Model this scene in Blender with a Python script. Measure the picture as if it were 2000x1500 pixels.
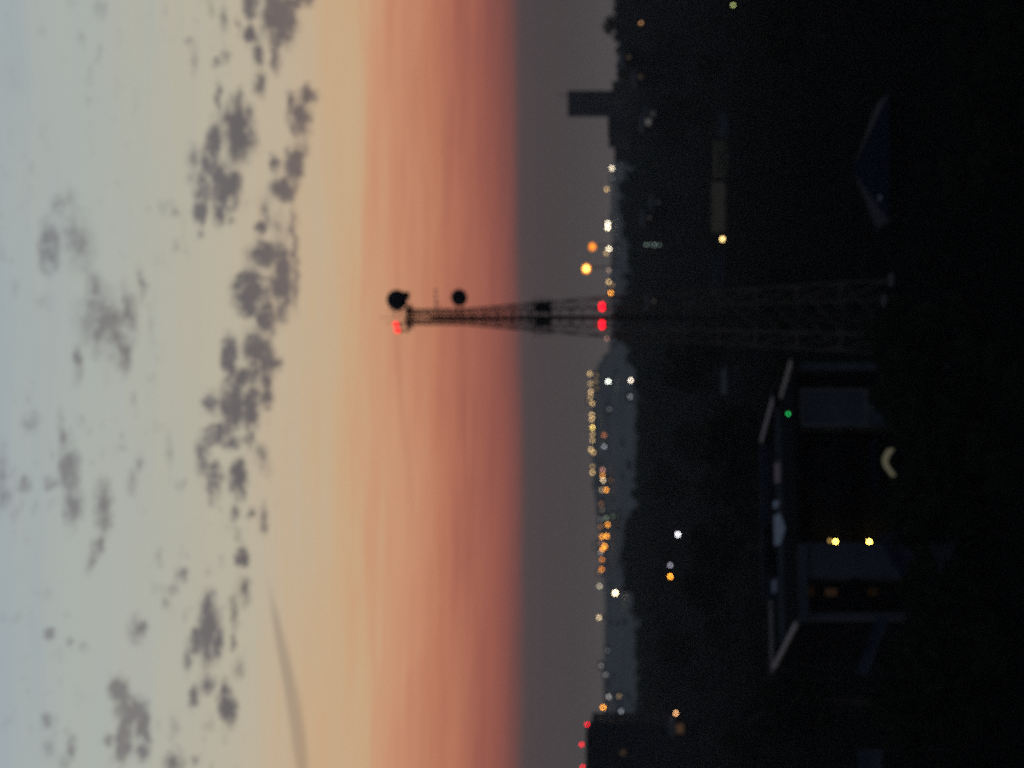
import bpy, math, random
import numpy as np
from mathutils import Vector, Matrix

for o in list(bpy.data.objects):
    bpy.data.objects.remove(o)
SC = bpy.context.scene
COL = SC.collection
R = math.radians

# ------------------------------------------------------------------ camera
# phone held on its side: the picture's left edge is up, so the camera is rolled by 90 degrees
EYE = 27.0                     # metres above the flat ground
P = 2.3e-4                     # radians per photograph pixel (2000 px wide)
HOR = 1195.0                   # photograph column of eye level
cam = bpy.data.cameras.new('camera')
cam.sensor_width = 36.0
cam.sensor_fit = 'HORIZONTAL'
cam.lens = 36.0 / (2000 * P)
cam.shift_x = -(HOR - 1000.0) / 2000.0
cam.clip_start = 0.5
cam.clip_end = 30000
cam.dof.use_dof = True         # the photograph is out of focus: every lamp is a little disc
cam.dof.focus_distance = 10.0
cam.dof.aperture_fstop = 2.6
cam.dof.aperture_blades = 0
cam_ob = bpy.data.objects.new('camera', cam)
COL.objects.link(cam_ob)
cam_ob.matrix_world = Matrix(((0, 1, 0, 0), (0, 0, -1, 0), (-1, 0, 0, EYE), (0, 0, 0, 1)))
SC.camera = cam_ob

# ------------------------------------------------------------------ render look
SC.view_settings.view_transform = 'Standard'
SC.view_settings.look = 'None'
SC.view_settings.exposure = 0.0
SC.view_settings.gamma = 1.0
SC.view_settings.use_curve_mapping = False
SC.cycles.use_adaptive_sampling = False
SC.cycles.use_denoising = False     # the photograph is grainy
SC.cycles.max_bounces = 5
SC.cycles.diffuse_bounces = 2
SC.cycles.glossy_bounces = 2
SC.cycles.transmission_bounces = 3
SC.cycles.volume_bounces = 0
SC.cycles.sample_clamp_indirect = 3.0
SC.cycles.caustics_reflective = False
SC.cycles.caustics_refractive = False


def lin(r, g, b):
    def f(c):
        c /= 255.0
        return c / 12.92 if c <= 0.04045 else ((c + 0.055) / 1.055) ** 2.4
    return (f(r), f(g), f(b), 1.0)


# ------------------------------------------------------------------ sky (world)
SUN_EL = R(-3.0)
world = bpy.data.worlds.new('World')
SC.world = world
world.use_nodes = True
world.cycles.sampling_method = 'MANUAL'
world.cycles.sample_map_resolution = 512
NT = world.node_tree
NT.nodes.clear()


def node(tree, kind, **kw):
    n = tree.nodes.new(kind)
    for k, v in kw.items():
        setattr(n, k, v)
    return n


def put(tree, sock, v):
    if isinstance(v, bpy.types.NodeSocket):
        tree.links.new(v, sock)
    else:
        sock.default_value = v


def wmath(op, a, b=None, c=None, clamp=False):
    n = node(NT, 'ShaderNodeMath', operation=op)
    n.use_clamp = clamp
    put(NT, n.inputs[0], a)
    if b is not None:
        put(NT, n.inputs[1], b)
    if c is not None:
        put(NT, n.inputs[2], c)
    return n.outputs[0]


def wmix(f, a, b):
    n = node(NT, 'ShaderNodeMix', data_type='RGBA')
    put(NT, n.inputs['Factor'], f)
    put(NT, n.inputs['A'], a)
    put(NT, n.inputs['B'], b)
    return n.outputs['Result']


def wrange(v, a, b, c=0.0, d=1.0, smooth=True):
    n = node(NT, 'ShaderNodeMapRange', interpolation_type='SMOOTHSTEP' if smooth else 'LINEAR')
    put(NT, n.inputs[0], v)
    for i, q in enumerate((a, b, c, d)):
        n.inputs[i + 1].default_value = q
    return n.outputs[0]


def wnoise(vec, scale, detail=3.0, rough=0.5, dims='3D'):
    n = node(NT, 'ShaderNodeTexNoise', noise_dimensions=dims)
    NT.links.new(vec, n.inputs['Vector'])
    n.inputs['Scale'].default_value = scale
    n.inputs['Detail'].default_value = detail
    n.inputs['Roughness'].default_value = rough
    return n


def wcomb(x, y, z=0.0):
    n = node(NT, 'ShaderNodeCombineXYZ')
    put(NT, n.inputs[0], x)
    put(NT, n.inputs[1], y)
    put(NT, n.inputs[2], z)
    return n.outputs[0]


def wramp(fac, stops):
    n = node(NT, 'ShaderNodeValToRGB')
    NT.links.new(fac, n.inputs[0])
    els = n.color_ramp.elements
    while len(els) > 1:
        els.remove(els[-1])
    els[0].position = stops[0][0]
    els[0].color = stops[0][1]
    for p_, c_ in stops[1:]:
        e = els.new(p_)
        e.color = c_
    return n.outputs[0]


tc = node(NT, 'ShaderNodeTexCoord')
sep = node(NT, 'ShaderNodeSeparateXYZ')
NT.links.new(tc.outputs['Generated'], sep.inputs[0])
dx, dy, dz = sep.outputs
azim = wmath('ARCTAN2', dx, dy)
hyp = wmath('SQRT', wmath('ADD', wmath('MULTIPLY', dx, dx), wmath('MULTIPLY', dy, dy)))
tanel = wmath('DIVIDE', dz, hyp)
UNIT = 100 * P                                   # one sky unit: 1.32 degrees
U = wmath('DIVIDE', azim, UNIT)                  # to the right of the view, sky units
E = wmath('DIVIDE', tanel, UNIT)                 # above eye level, sky units
UE = wcomb(U, E)
# thin level streaks of stratus bend the colour bands a little
streak = wnoise(wcomb(wmath('MULTIPLY', U, 0.10), wmath('MULTIPLY', E, 1.15)), 1.0, 4.0, 0.6, '2D')
streak2 = wnoise(wcomb(wmath('MULTIPLY', U, 0.22), wmath('ADD', wmath('MULTIPLY', E, 2.6), wmath('MULTIPLY', U, 0.09))), 1.0, 3.0, 0.55, '2D')
bend = wmath('MULTIPLY', wmath('SUBTRACT', streak.outputs['Fac'], 0.5), wrange(E, 1.7, 4.2, 0.22, 1.7))
streak3 = wnoise(wcomb(wmath('MULTIPLY', U, 0.16), wmath('MULTIPLY', E, 7.5)), 1.0, 3.0, 0.6, '2D')
bend2 = wmath('ADD', wmath('MULTIPLY', wmath('SUBTRACT', streak2.outputs['Fac'], 0.5), 0.85), wmath('MULTIPLY', wmath('SUBTRACT', streak3.outputs['Fac'], 0.5), 0.55))
tilt = wmath('MULTIPLY', U, 0.006)
Eb = wmath('SUBTRACT', wmath('ADD', wmath('ADD', E, bend), wmath('MULTIPLY', bend2, wrange(E, 1.75, 2.9, 0.1, 1.0))), tilt)


def band(xpix):
    return (HOR - xpix) / 1200.0


bands = [
    (0, lin(88, 81, 79)), (band(1150), lin(82, 75, 73)), (band(1110), lin(77, 70, 69)), (band(1060), lin(75, 68, 70)),
    (band(1024), lin(80, 68, 71)), (band(1004), lin(122, 74, 70)), (band(975), lin(147, 84, 75)),
    (band(940), lin(161, 93, 79)), (band(900), lin(178, 108, 87)), (band(850), lin(191, 123, 96)),
    (band(815), lin(197, 134, 103)), (band(760), lin(204, 148, 114)), (band(715), lin(205, 156, 120)), (band(690), lin(204, 166, 130)),
    (band(640), lin(201, 172, 137)), (band(560), lin(195, 176, 150)), (band(460), lin(188, 179, 158)),
    (band(340), lin(180, 178, 163)), (band(220), lin(173, 177, 169)), (band(100), lin(168, 175, 171)),
    (1.0, lin(160, 170, 173)),
]
low = wramp(wmath('DIVIDE', Eb, 12.0, clamp=True), bands)
# above the picture the glow gives way to the dark blue of the late-dusk zenith
elev = wmath('ARCTAN2', dz, hyp)
high = wramp(wmath('DIVIDE', elev, math.pi / 2, clamp=True), [
    (0.0, (0.335, 0.395, 0.425, 1)), (0.10, (0.335, 0.395, 0.425, 1)), (0.20, (0.16, 0.21, 0.265, 1)),
    (0.38, (0.075, 0.105, 0.15, 1)), (0.7, (0.035, 0.052, 0.085, 1)), (1.0, (0.026, 0.040, 0.070, 1))])
glow = wmix(wrange(E, 11.6, 16.0), low, high)
# the glow belongs to the west; round to the east the sky is dull blue grey
east = wramp(wmath('DIVIDE', elev, math.pi / 2, clamp=True), [
    (0.0, (0.026, 0.030, 0.042, 1)), (0.25, (0.032, 0.042, 0.062, 1)), (1.0, (0.026, 0.040, 0.070, 1))])
west = wrange(wmath('COSINE', azim), -0.25, 0.93)
sky_col = wmix(west, east, glow)
nish = node(NT, 'ShaderNodeTexSky', sky_type='NISHITA')
nish.sun_disc = False
nish.sun_elevation = SUN_EL
nish.sun_rotation = 0.0
nish.altitude = 100
nish.dust_density = 3.0
nsc = node(NT, 'ShaderNodeVectorMath', operation='SCALE')
NT.links.new(nish.outputs[0], nsc.inputs[0])
nsc.inputs['Scale'].default_value = 0.05
nadd = node(NT, 'ShaderNodeVectorMath', operation='ADD')
NT.links.new(sky_col, nadd.inputs[0])
NT.links.new(nsc.outputs[0], nadd.inputs[1])
sky_col = nadd.outputs[0]

lane = None
for (cx, cy, rh, rw, sl) in [(782, 760, 7, 190, .09), (800, 930, 7, 190, .10), (868, 300, 12, 260, -.02), (905, 1330, 9, 330, .05)]:
    mp = node(NT, 'ShaderNodeMapping', vector_type='TEXTURE')
    NT.links.new(UE, mp.inputs[0])
    mp.inputs['Location'].default_value = ((750 - cy) / 100, (HOR - cx) / 100, 0)
    mp.inputs['Rotation'].default_value = (0, 0, math.atan(sl))
    mp.inputs['Scale'].default_value = (rw / 100, rh * 1.4 / 100, 1)
    gr = node(NT, 'ShaderNodeTexGradient', gradient_type='SPHERICAL')
    NT.links.new(mp.outputs[0], gr.inputs[0])
    lane = gr.outputs['Fac'] if lane is None else wmath('ADD', lane, gr.outputs['Fac'])
sky_col = wmix(wmath('MULTIPLY', lane, 0.10, clamp=True), sky_col, lin(120, 72, 62))
# altocumulus scraps: (column, row, half height, half width, weight, slope) in photograph pixels
CLOUDS = [
    (546, 36, 30, 52, 1, 0), (490, 8, 15, 24, .9, 0), (489, 66, 12, 20, .8, 0), (503, 105, 10, 30, .65, .1), (508, 165, 13, 24, .6, 0),
    (538, 112, 11, 28, .65, 0), (597, 0, 14, 12, .7, 0), (566, 4, 38, 12, .8, 0), (437, 40, 8, 32, .4, 0), (440, 108, 10, 14, .45, 0),
    (425, 125, 14, 9, .4, 0), (367, 82, 9, 10, .4, 0), (378, 115, 9, 28, .33, 0), (466, 52, 7, 20, .33, 0), (520, 60, 18, 20, .5, 0),
    (466, 256, 28, 54, 1, 0), (417, 285, 15, 50, .85, -.1), (427, 195, 7, 34, .55, 0), (468, 195, 8, 24, .5, 0), (438, 362, 28, 44, .95, 0),
    (397, 368, 18, 40, .65, 0), (391, 410, 14, 26, .85, 0), (427, 415, 11, 24, .85, 0), (378, 310, 13, 30, .45, 0), (372, 345, 9, 16, .33, 0),
    (318, 410, 9, 14, .38, 0), (342, 418, 9, 11, .38, 0), (343, 480, 8, 11, .3, 0), (391, 455, 9, 11, .4, 0), (454, 432, 9, 10, .4, 0),
    (404, 325, 20, 30, .6, 0), (602, 186, 16, 18, .9, 0), (586, 230, 20, 34, .9, 0), (567, 205, 9, 22, .6, 0), (575, 322, 19, 38, .95, -.1),
    (552, 370, 25, 21, .95, 0), (537, 320, 9, 15, .7, 0), (520, 415, 13, 29, .55, 0), (508, 447, 10, 14, .8, 0), (573, 460, 9, 50, .55, 0),
    (598, 285, 8, 20, .4, 0), (545, 440, 16, 30, .35, 0),
    (115, 402, 15, 18, .5, 0), (96, 482, 20, 46, .8, 0), (152, 470, 30, 58, .45, .15), (139, 392, 11, 24, .33, 0), (25, 150, 28, 34, .18, 0), (165, 500, 16, 40, .4, .1),
    (492, 570, 32, 42, 1, 0), (550, 546, 19, 68, 1, 0), (520, 496, 34, 22, .9, 0), (520, 622, 16, 32, 1, .2), (576, 530, 9, 66, .65, 0), (487, 600, 24, 18, .9, 0),
    (448, 700, 14, 42, 1, 0), (505, 695, 26, 48, .98, .15), (534, 710, 16, 15, .8, 0), (455, 790, 24, 44, .95, 0), (490, 796, 16, 42, .95, 0), (523, 778, 13, 20, .85, 0),
    (410, 787, 17, 22, .6, 0), (480, 738, 28, 22, .7, 0), (518, 742, 9, 26, .8, .1), (424, 849, 30, 20, .9, .3), (452, 866, 18, 13, .7, .3), (487, 854, 11, 20, .7, 0),
    (513, 896, 11, 32, .42, .25), (395, 897, 13, 34, .65, 0), (418, 936, 16, 32, .75, .1), (466, 937, 16, 34, 1, 0), (412, 960, 9, 22, .6, 0),
    (204, 632, 48, 60, .62, .2), (252, 615, 17, 55, .55, .1), (241, 688, 15, 44, .62, 0), (277, 556, 8, 30, .5, 0), (152, 695, 10, 18, .7, 0), (153, 730, 10, 24, .38, 0),
    (186, 562, 20, 30, .5, .2), (223, 640, 28, 60, .55, 0), (60, 825, 17, 22, .5, 0), (136, 914, 18, 44, .9, .1), (122, 862, 9, 34, .48, .1), (47, 948, 12, 17, .7, 0),
    (100, 946, 14, 15, .7, 0), (143, 986, 19, 36, .8, 0), (202, 992, 17, 48, .7, .05), (258, 940, 10, 24, .5, 0), (272, 903, 9, 18, .4, 0), (30, 565, 9, 16, .32, 0),
    (85, 590, 20, 18, .22, 0), (2, 930, 16, 64, .42, 0), (8, 975, 16, 24, .48, 0), (282, 560, 8, 20, .3, 0), (310, 700, 10, 14, .2, 0), (330, 880, 8, 40, .22, 0),
    (192, 1063, 13, 17, .7, 0), (180, 1092, 9, 26, .5, -.2), (459, 1003, 10, 18, .48, 0), (491, 1001, 9, 11, .6, 0), (516, 1012, 9, 32, .48, 0),
    (472, 1089, 13, 16, .95, 0), (476, 1154, 14, 28, .48, 0), (312, 1085, 9, 18, .38, 0), (353, 1122, 13, 16, .55, 0), (338, 1152, 10, 12, .5, 0), (324, 1180, 10, 12, .42, 0),
    (97, 1237, 11, 14, .6, 0), (137, 1252, 8, 9, .42, 0), (165, 1265, 8, 10, .42, 0), (268, 1228, 17, 25, .65, 0), (407, 1230, 18, 60, 1, 0), (411, 1180, 12, 25, .8, 0),
    (424, 1246, 13, 40, .9, 0), (385, 1253, 13, 25, .8, 0), (366, 1284, 9, 30, .5, 0), (457, 1196, 10, 34, .5, 0), (455, 1256, 7, 11, .5, 0), (465, 1306, 13, 22, .38, 0),
    (232, 1346, 18, 24, .88, 0), (253, 1393, 23, 40, .95, .25), (275, 1408, 17, 38, .82, 0), (242, 1448, 16, 40, .85, 0), (286, 1437, 11, 26, .6, 0), (279, 1470, 13, 14, .6, 0),
    (212, 1447, 10, 14, .55, 0), (379, 1360, 10, 21, .7, 0), (405, 1336, 16, 17, .6, 0), (444, 1383, 16, 32, .88, .15), (440, 1350, 10, 24, .6, 0), (92, 1406, 12, 15, .55, 0),
    (140, 1457, 11, 25, .55, 0), (96, 1457, 15, 28, .32, 0), (125, 1490, 13, 18, .38, 0), (340, 1494, 18, 21, .75, 0), (382, 1482, 10, 12, .5, 0), (340, 1422, 9, 26, .32, 0),
    (540, 1225, 7, 90, -.55, .20), (555, 1290, 9, 110, -.6, .20), (569, 1360, 12, 120, -.6, .18), (581, 1430, 14, 120, -.55, .14), (590, 1500, 14, 110, -.5, .09),
]
warp = wnoise(UE, 3.6, 6.0, 0.74, '2D')
wsub = node(NT, 'ShaderNodeVectorMath', operation='SUBTRACT')
NT.links.new(warp.outputs['Color'], wsub.inputs[0])
wsub.inputs[1].default_value = (0.5, 0.5, 0.5)
wscl = node(NT, 'ShaderNodeVectorMath', operation='MULTIPLY')
NT.links.new(wsub.outputs[0], wscl.inputs[0])
wscl.inputs[1].default_value = (0.52, 0.26, 0.0)
wadd = node(NT, 'ShaderNodeVectorMath', operation='ADD')
NT.links.new(UE, wadd.inputs[0])
NT.links.new(wscl.outputs[0], wadd.inputs[1])
UEW = wadd.outputs[0]
fine = wnoise(wcomb(wmath('MULTIPLY', U, 0.75), E), 4.6, 5.0, 0.66, '2D')
grit = wrange(fine.outputs['Fac'], 0.30, 0.64, 0.50, 1.45, False)
cl_col = wramp(wmath('DIVIDE', E, 12.0, clamp=True), [(0.0, lin(100, 80, 76)), (band(600), lin(113, 101, 98)), (band(470), lin(101, 96, 98)), (band(250), lin(126, 123, 122)), (1.0, lin(130, 132, 136))])


flk = wnoise(wcomb(wmath('MULTIPLY', U, 0.55), E), 3.4, 4.0, 0.62, '2D')
flk2 = wnoise(wcomb(wmath('MULTIPLY', U, 0.3), wmath('MULTIPLY', E, 0.45)), 1.0, 2.0, 0.5, '2D')
fleck = wmath('MULTIPLY', wmath('MULTIPLY', wrange(flk.outputs['Fac'], 0.55, 0.74, 0.0, 0.34), wrange(flk2.outputs['Fac'], 0.40, 0.62)), wmath('MULTIPLY', wrange(E, 5.9, 7.4), wrange(E, 40.0, 20.0)))


def cloud_shader(density, wisp=None):
    tex = wmath('MULTIPLY', density, grit)
    f_ = wmath('MULTIPLY', wrange(tex, -0.02, 0.68), 0.96)
    f_ = wmath('MAXIMUM', f_, fleck)
    if wisp is not None:
        f_ = wmath('MAXIMUM', f_, wmath('MULTIPLY', wrange(wisp, 0.0, 1.0), 0.36))
    b_ = node(NT, 'ShaderNodeBackground')
    NT.links.new(wmix(f_, sky_col, cl_col), b_.inputs['Color'])
    return b_.outputs[0]


# the same broken layer goes on over the rest of the western sky, outside the picture
far_noise = wnoise(wcomb(wmath('MULTIPLY', U, 0.8), wmath('MULTIPLY', E, 1.5)), 1.0, 4.0, 0.6, '2D')
outside = wmath('MAXIMUM', wrange(wmath('ABSOLUTE', U), 7.6, 8.6), wrange(E, 12.2, 13.2))
far_cl = wmath('MULTIPLY', wmath('MULTIPLY', wrange(far_noise.outputs['Fac'], 0.56, 0.75, 0, 0.6), outside),
               wmath('MULTIPLY', wrange(E, 5.0, 6.5), wrange(E, 40.0, 20.0)))
shader = cloud_shader(far_cl)
# the scraps are sorted into tiles of sky so that each direction only evaluates its own few
GU, GE = 1.5, 8.5
E0 = 5.4
tile = wmath("ADD", wmath("FLOOR", wmath("DIVIDE", U, GU)), wmath("MULTIPLY", wmath("FLOOR", wmath("DIVIDE", wmath("SUBTRACT", E, E0), GE)), 100.0))
tiles = {}
for (cx, cy, rh, rw, wt, sl) in CLOUDS:
    a_, e_ = (750 - cy) * P, (HOR - cx) * P
    az_, te_ = math.atan(a_) / UNIT, e_ / math.sqrt(1 + a_ * a_) / UNIT
    su, se = rw * 1.60 / 100, rh * 1.60 / 100
    ru, re = math.hypot(su, 0.3 * se) + 0.22, math.hypot(se, su * abs(sl)) + 0.12
    for iu in range(math.floor((az_ - ru) / GU), math.floor((az_ + ru) / GU) + 1):
        for ie in range(math.floor((te_ - E0 - re) / GE), math.floor((te_ - E0 + re) / GE) + 1):
            if abs(iu + .5) < 5.6 and ie == 0:
                tiles.setdefault(iu + 100 * ie, []).append((az_, te_, su, se, wt, sl))
for key, items in sorted(tiles.items()):
    acc = wisp = None
    for (az_, te_, su, se, wt, sl) in items:
        mp = node(NT, 'ShaderNodeMapping', vector_type='TEXTURE')
        NT.links.new(UEW if wt > 0 else UE, mp.inputs[0])
        mp.inputs['Location'].default_value = (az_, te_, 0)
        mp.inputs['Rotation'].default_value = (0, 0, math.atan(sl))
        mp.inputs['Scale'].default_value = (su, se, 1)
        gr = node(NT, 'ShaderNodeTexGradient', gradient_type='SPHERICAL')
        NT.links.new(mp.outputs[0], gr.inputs[0])
        v = wmath('MULTIPLY', gr.outputs['Fac'], abs(wt))
        if wt > 0:
            acc = v if acc is None else wmath('MAXIMUM', acc, v)
        else:
            wisp = v if wisp is None else wmath('ADD', wisp, v)
    mx = node(NT, 'ShaderNodeMixShader')
    NT.links.new(wmath('COMPARE', tile, float(key), 0.5), mx.inputs[0])
    NT.links.new(shader, mx.inputs[1])
    NT.links.new(cloud_shader(0.0 if acc is None else acc, wisp), mx.inputs[2])
    shader = mx.outputs[0]
wo = node(NT, 'ShaderNodeOutputWorld')
NT.links.new(shader, wo.inputs['Surface'])

# ------------------------------------------------------------------ sun: already down behind the hill, a last faint warm light
sl_ = bpy.data.lights.new('sun', 'SUN')
sl_.energy = 0.01
sl_.angle = R(12)
sl_.color = (1.0, 0.72, 0.5)
sun = bpy.data.objects.new('sun', sl_)
COL.objects.link(sun)
sun.rotation_euler = (R(-88.5), 0, 0)

# ================================================================== helpers
rng = np.random.default_rng(7)
random.seed(7)


def tag(o, label=None, cat=None, group=None, kind=None):
    if label:
        o['label'] = label
    if cat:
        o['category'] = cat
    if group:
        o['group'] = group
    if kind:
        o['kind'] = kind
    return o


def empty(name, loc, rz=0.0):
    o = bpy.data.objects.new(name, None)
    COL.objects.link(o)
    o.location = loc
    o.rotation_euler = (0, 0, rz)
    o.empty_display_size = 0.5
    return o


class MB:
    """collects simple solids; build() links them as one mesh"""
    def __init__(self):
        self.v, self.f = [], []

    def quad(self, *pts):
        n = len(self.v)
        self.v += [tuple(p) for p in pts]
        self.f.append(tuple(range(n, n + len(pts))))
        return self

    def hexa(self, pts):
        n = len(self.v)
        self.v += [tuple(p) for p in pts]
        self.f += [tuple(n + i for i in q) for q in ((0, 3, 2, 1), (4, 5, 6, 7), (0, 1, 5, 4), (1, 2, 6, 5), (2, 3, 7, 6), (3, 0, 4, 7))]
        return self

    def box(self, x0, x1, y0, y1, z0, z1):
        return self.hexa([(x0, y0, z0), (x1, y0, z0), (x1, y1, z0), (x0, y1, z0), (x0, y0, z1), (x1, y0, z1), (x1, y1, z1), (x0, y1, z1)])

    def bar(self, a, b, w, h=None):
        a, b = Vector(a), Vector(b)
        h = w if h is None else h
        d = (b - a).normalized()
        up = Vector((0, 0, 1)) if abs(d.z) < 0.95 else Vector((1, 0, 0))
        s = d.cross(up).normalized() * (w / 2)
        t = s.normalized().cross(d) * (h / 2)
        return self.hexa([a - s - t, a + s - t, a + s + t, a - s + t, b - s - t, b + s - t, b + s + t, b - s + t])

    def tube(self, pts, rads, n=8, cap=True):
        rings = []
        for i, p in enumerate(pts):
            p = Vector(p)
            q0 = Vector(pts[max(i - 1, 0)])
            q1 = Vector(pts[min(i + 1, len(pts) - 1)])
            d = (q1 - q0).normalized()
            up = Vector((0, 0, 1)) if abs(d.z) < 0.95 else Vector((1, 0, 0))
            s = d.cross(up).normalized()
            t = s.cross(d)
            base = len(self.v)
            for k in range(n):
                a = 2 * math.pi * k / n
                self.v.append(tuple(p + (s * math.cos(a) + t * math.sin(a)) * rads[i]))
            rings.append(base)
        for r0, r1 in zip(rings, rings[1:]):
            for k in range(n):
                self.f.append((r0 + k, r0 + (k + 1) % n, r1 + (k + 1) % n, r1 + k))
        if cap:
            self.f.append(tuple(rings[0] + k for k in reversed(range(n))))
            self.f.append(tuple(rings[-1] + k for k in range(n)))
        return self

    def ball(self, c, r, n=10, m=6, sz=1.0):
        base = len(self.v)
        for i in range(m + 1):
            th = math.pi * i / m
            for k in range(n):
                a = 2 * math.pi * k / n
                self.v.append((c[0] + r * math.sin(th) * math.cos(a), c[1] + r * math.sin(th) * math.sin(a), c[2] + r * sz * math.cos(th)))
        for i in range(m):
            for k in range(n):
                a0, a1 = base + i * n + k, base + i * n + (k + 1) % n
                self.f.append((a0, a0 + n, a1 + n, a1))
        return self

    def build(self, name, mat, parent=None, smooth=False):
        me = bpy.data.meshes.new(name)
        me.from_pydata(self.v, [], self.f)
        me.materials.append(mat)
        if smooth:
            me.polygons.foreach_set('use_smooth', [True] * len(me.polygons))
        me.update()
        o = bpy.data.objects.new(name, me)
        COL.objects.link(o)
        if parent is not None:
            o.parent = parent
        return o


def np_mesh(name, verts, faces, mat, parent=None):
    me = bpy.data.meshes.new(name)
    nv, nf = len(verts), len(faces)
    k = faces.shape[1]
    me.vertices.add(nv)
    me.vertices.foreach_set('co', verts.astype(np.float32).ravel())
    me.loops.add(nf * k)
    me.loops.foreach_set('vertex_index', faces.astype(np.int32).ravel())
    me.polygons.add(nf)
    me.polygons.foreach_set('loop_start', np.arange(0, nf * k, k, dtype=np.int32))
    me.materials.append(mat)
    me.update(calc_edges=True)
    me.validate()
    o = bpy.data.objects.new(name, me)
    COL.objects.link(o)
    if parent is not None:
        o.parent = parent
    return o


def mesh_object(name, me, parent=None):
    o = bpy.data.objects.new(name, me)
    COL.objects.link(o)
    if parent is not None:
        o.parent = parent
    return o


def copy_tree(o, parent=None):
    c = o.copy()
    COL.objects.link(c)
    c.parent = parent
    for ch in list(o.children):
        copy_tree(ch, c)
    return c


# ------------------------------------------------------------------ materials
def mat(name, c1, c2, scale=1.0, rough=0.85, metal=0.0, bump=0.2, detail=4.0, spec=0.3):
    m = bpy.data.materials.new(name)
    m.use_nodes = True
    t = m.node_tree
    b = t.nodes['Principled BSDF']
    co = t.nodes.new('ShaderNodeTexCoord')
    n = t.nodes.new('ShaderNodeTexNoise')
    n.inputs['Scale'].default_value = scale
    n.inputs['Detail'].default_value = detail
    t.links.new(co.outputs['Object'], n.inputs['Vector'])
    r = t.nodes.new('ShaderNodeValToRGB')
    r.color_ramp.elements[0].position = 0.3
    r.color_ramp.elements[0].color = (*c1, 1)
    r.color_ramp.elements[1].position = 0.7
    r.color_ramp.elements[1].color = (*c2, 1)
    t.links.new(n.outputs['Fac'], r.inputs[0])
    t.links.new(r.outputs[0], b.inputs['Base Color'])
    b.inputs['Roughness'].default_value = rough
    b.inputs['Metallic'].default_value = metal
    b.inputs['Specular IOR Level'].default_value = spec
    if bump:
        bp = t.nodes.new('ShaderNodeBump')
        bp.inputs['Strength'].default_value = bump
        bp.inputs['Distance'].default_value = 0.02
        t.links.new(n.outputs['Fac'], bp.inputs['Height'])
        t.links.new(bp.outputs[0], b.inputs['Normal'])
    return m


_glow = {}


def glow_mat(col, strength):
    k = (tuple(round(c, 3) for c in col), round(strength, 3))
    if k not in _glow:
        m = bpy.data.materials.new('lit_lamp')
        m.use_nodes = True
        t = m.node_tree
        t.nodes.clear()
        e = t.nodes.new('ShaderNodeEmission')
        e.inputs[0].default_value = (*col, 1)
        e.inputs[1].default_value = strength
        o = t.nodes.new('ShaderNodeOutputMaterial')
        t.links.new(e.outputs[0], o.inputs[0])
        _glow[k] = m
    return _glow[k]


M = dict(
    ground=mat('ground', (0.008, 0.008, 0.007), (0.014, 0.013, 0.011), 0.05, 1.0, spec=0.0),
    leaf=mat('leaf', (0.024, 0.034, 0.016), (0.050, 0.060, 0.028), 0.7, 0.9, bump=0, spec=0.05),
    leaf2=mat('leaf_dark', (0.022, 0.030, 0.018), (0.044, 0.053, 0.028), 0.5, 0.9, bump=0, spec=0.05),
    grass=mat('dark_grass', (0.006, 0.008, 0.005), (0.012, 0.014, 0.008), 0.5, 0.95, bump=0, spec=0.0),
    bark=mat('bark', (0.06, 0.045, 0.03), (0.11, 0.085, 0.06), 6, 0.9),
    steel=mat('galvanised_steel', (0.17, 0.145, 0.12), (0.27, 0.235, 0.19), 3, 0.8, 0.1),
    dark_steel=mat('dark_steel', (0.035, 0.035, 0.04), (0.06, 0.06, 0.065), 3, 0.6, 0.3),
    dish=mat('dish_shell', (0.05, 0.05, 0.055), (0.085, 0.085, 0.09), 2, 0.6),
    concrete=mat('concrete', (0.22, 0.22, 0.21), (0.34, 0.33, 0.31), 0.9, 0.9),
    pale=mat('pale_plaster', (0.50, 0.51, 0.53), (0.62, 0.62, 0.62), 0.7, 0.85),
    coping=mat('coping', (0.50, 0.40, 0.37), (0.66, 0.54, 0.50), 1.5, 0.8),
    plaster=mat('grey_plaster', (0.13, 0.14, 0.16), (0.19, 0.20, 0.22), 0.6, 0.95, spec=0.1),
    darkwall=mat('dark_wall', (0.010, 0.010, 0.011), (0.018, 0.017, 0.018), 0.8, 1.0, spec=0.0),
    bitumen=mat('bitumen', (0.014, 0.014, 0.015), (0.024, 0.023, 0.023), 0.8, 1.0, spec=0.0),
    block=mat('block_wall', (0.034, 0.038, 0.048), (0.050, 0.056, 0.068), 0.3, 0.95, spec=0.05),
    brown=mat('brown_render', (0.09, 0.08, 0.07), (0.14, 0.12, 0.105), 0.3, 0.95, spec=0.05),
    cream=mat('lamp_warmed_wall', (0.52, 0.41, 0.25), (0.72, 0.57, 0.36), 0.6, 0.85),  # yellow of the lamplight put into the wall colour
    glass=mat('dark_glass', (0.02, 0.022, 0.025), (0.03, 0.032, 0.036), 0.5, 0.15, bump=0, spec=0.15),
    frame=mat('window_frame', (0.028, 0.030, 0.034), (0.045, 0.047, 0.052), 2, 0.9, spec=0.1),
    bluesheet=mat('blue_sheet', (0.006, 0.010, 0.028), (0.012, 0.018, 0.046), 0.8, 0.9, spec=0.1),
    bluewall=mat('blue_paint', (0.05, 0.06, 0.09), (0.08, 0.09, 0.13), 0.6, 0.9, spec=0.1),
    cloth_white=mat('white_cloth', (0.66, 0.66, 0.68), (0.78, 0.78, 0.79), 3, 0.9),
    cloth_pink=mat('pink_cloth', (0.62, 0.38, 0.36), (0.74, 0.48, 0.45), 3, 0.9),
    cloth_grey=mat('mauve_cloth', (0.34, 0.31, 0.36), (0.46, 0.42, 0.47), 3, 0.9),
    tile=mat('roof_sheet', (0.12, 0.11, 0.10), (0.20, 0.18, 0.17), 1.2, 0.8),
)

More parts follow.
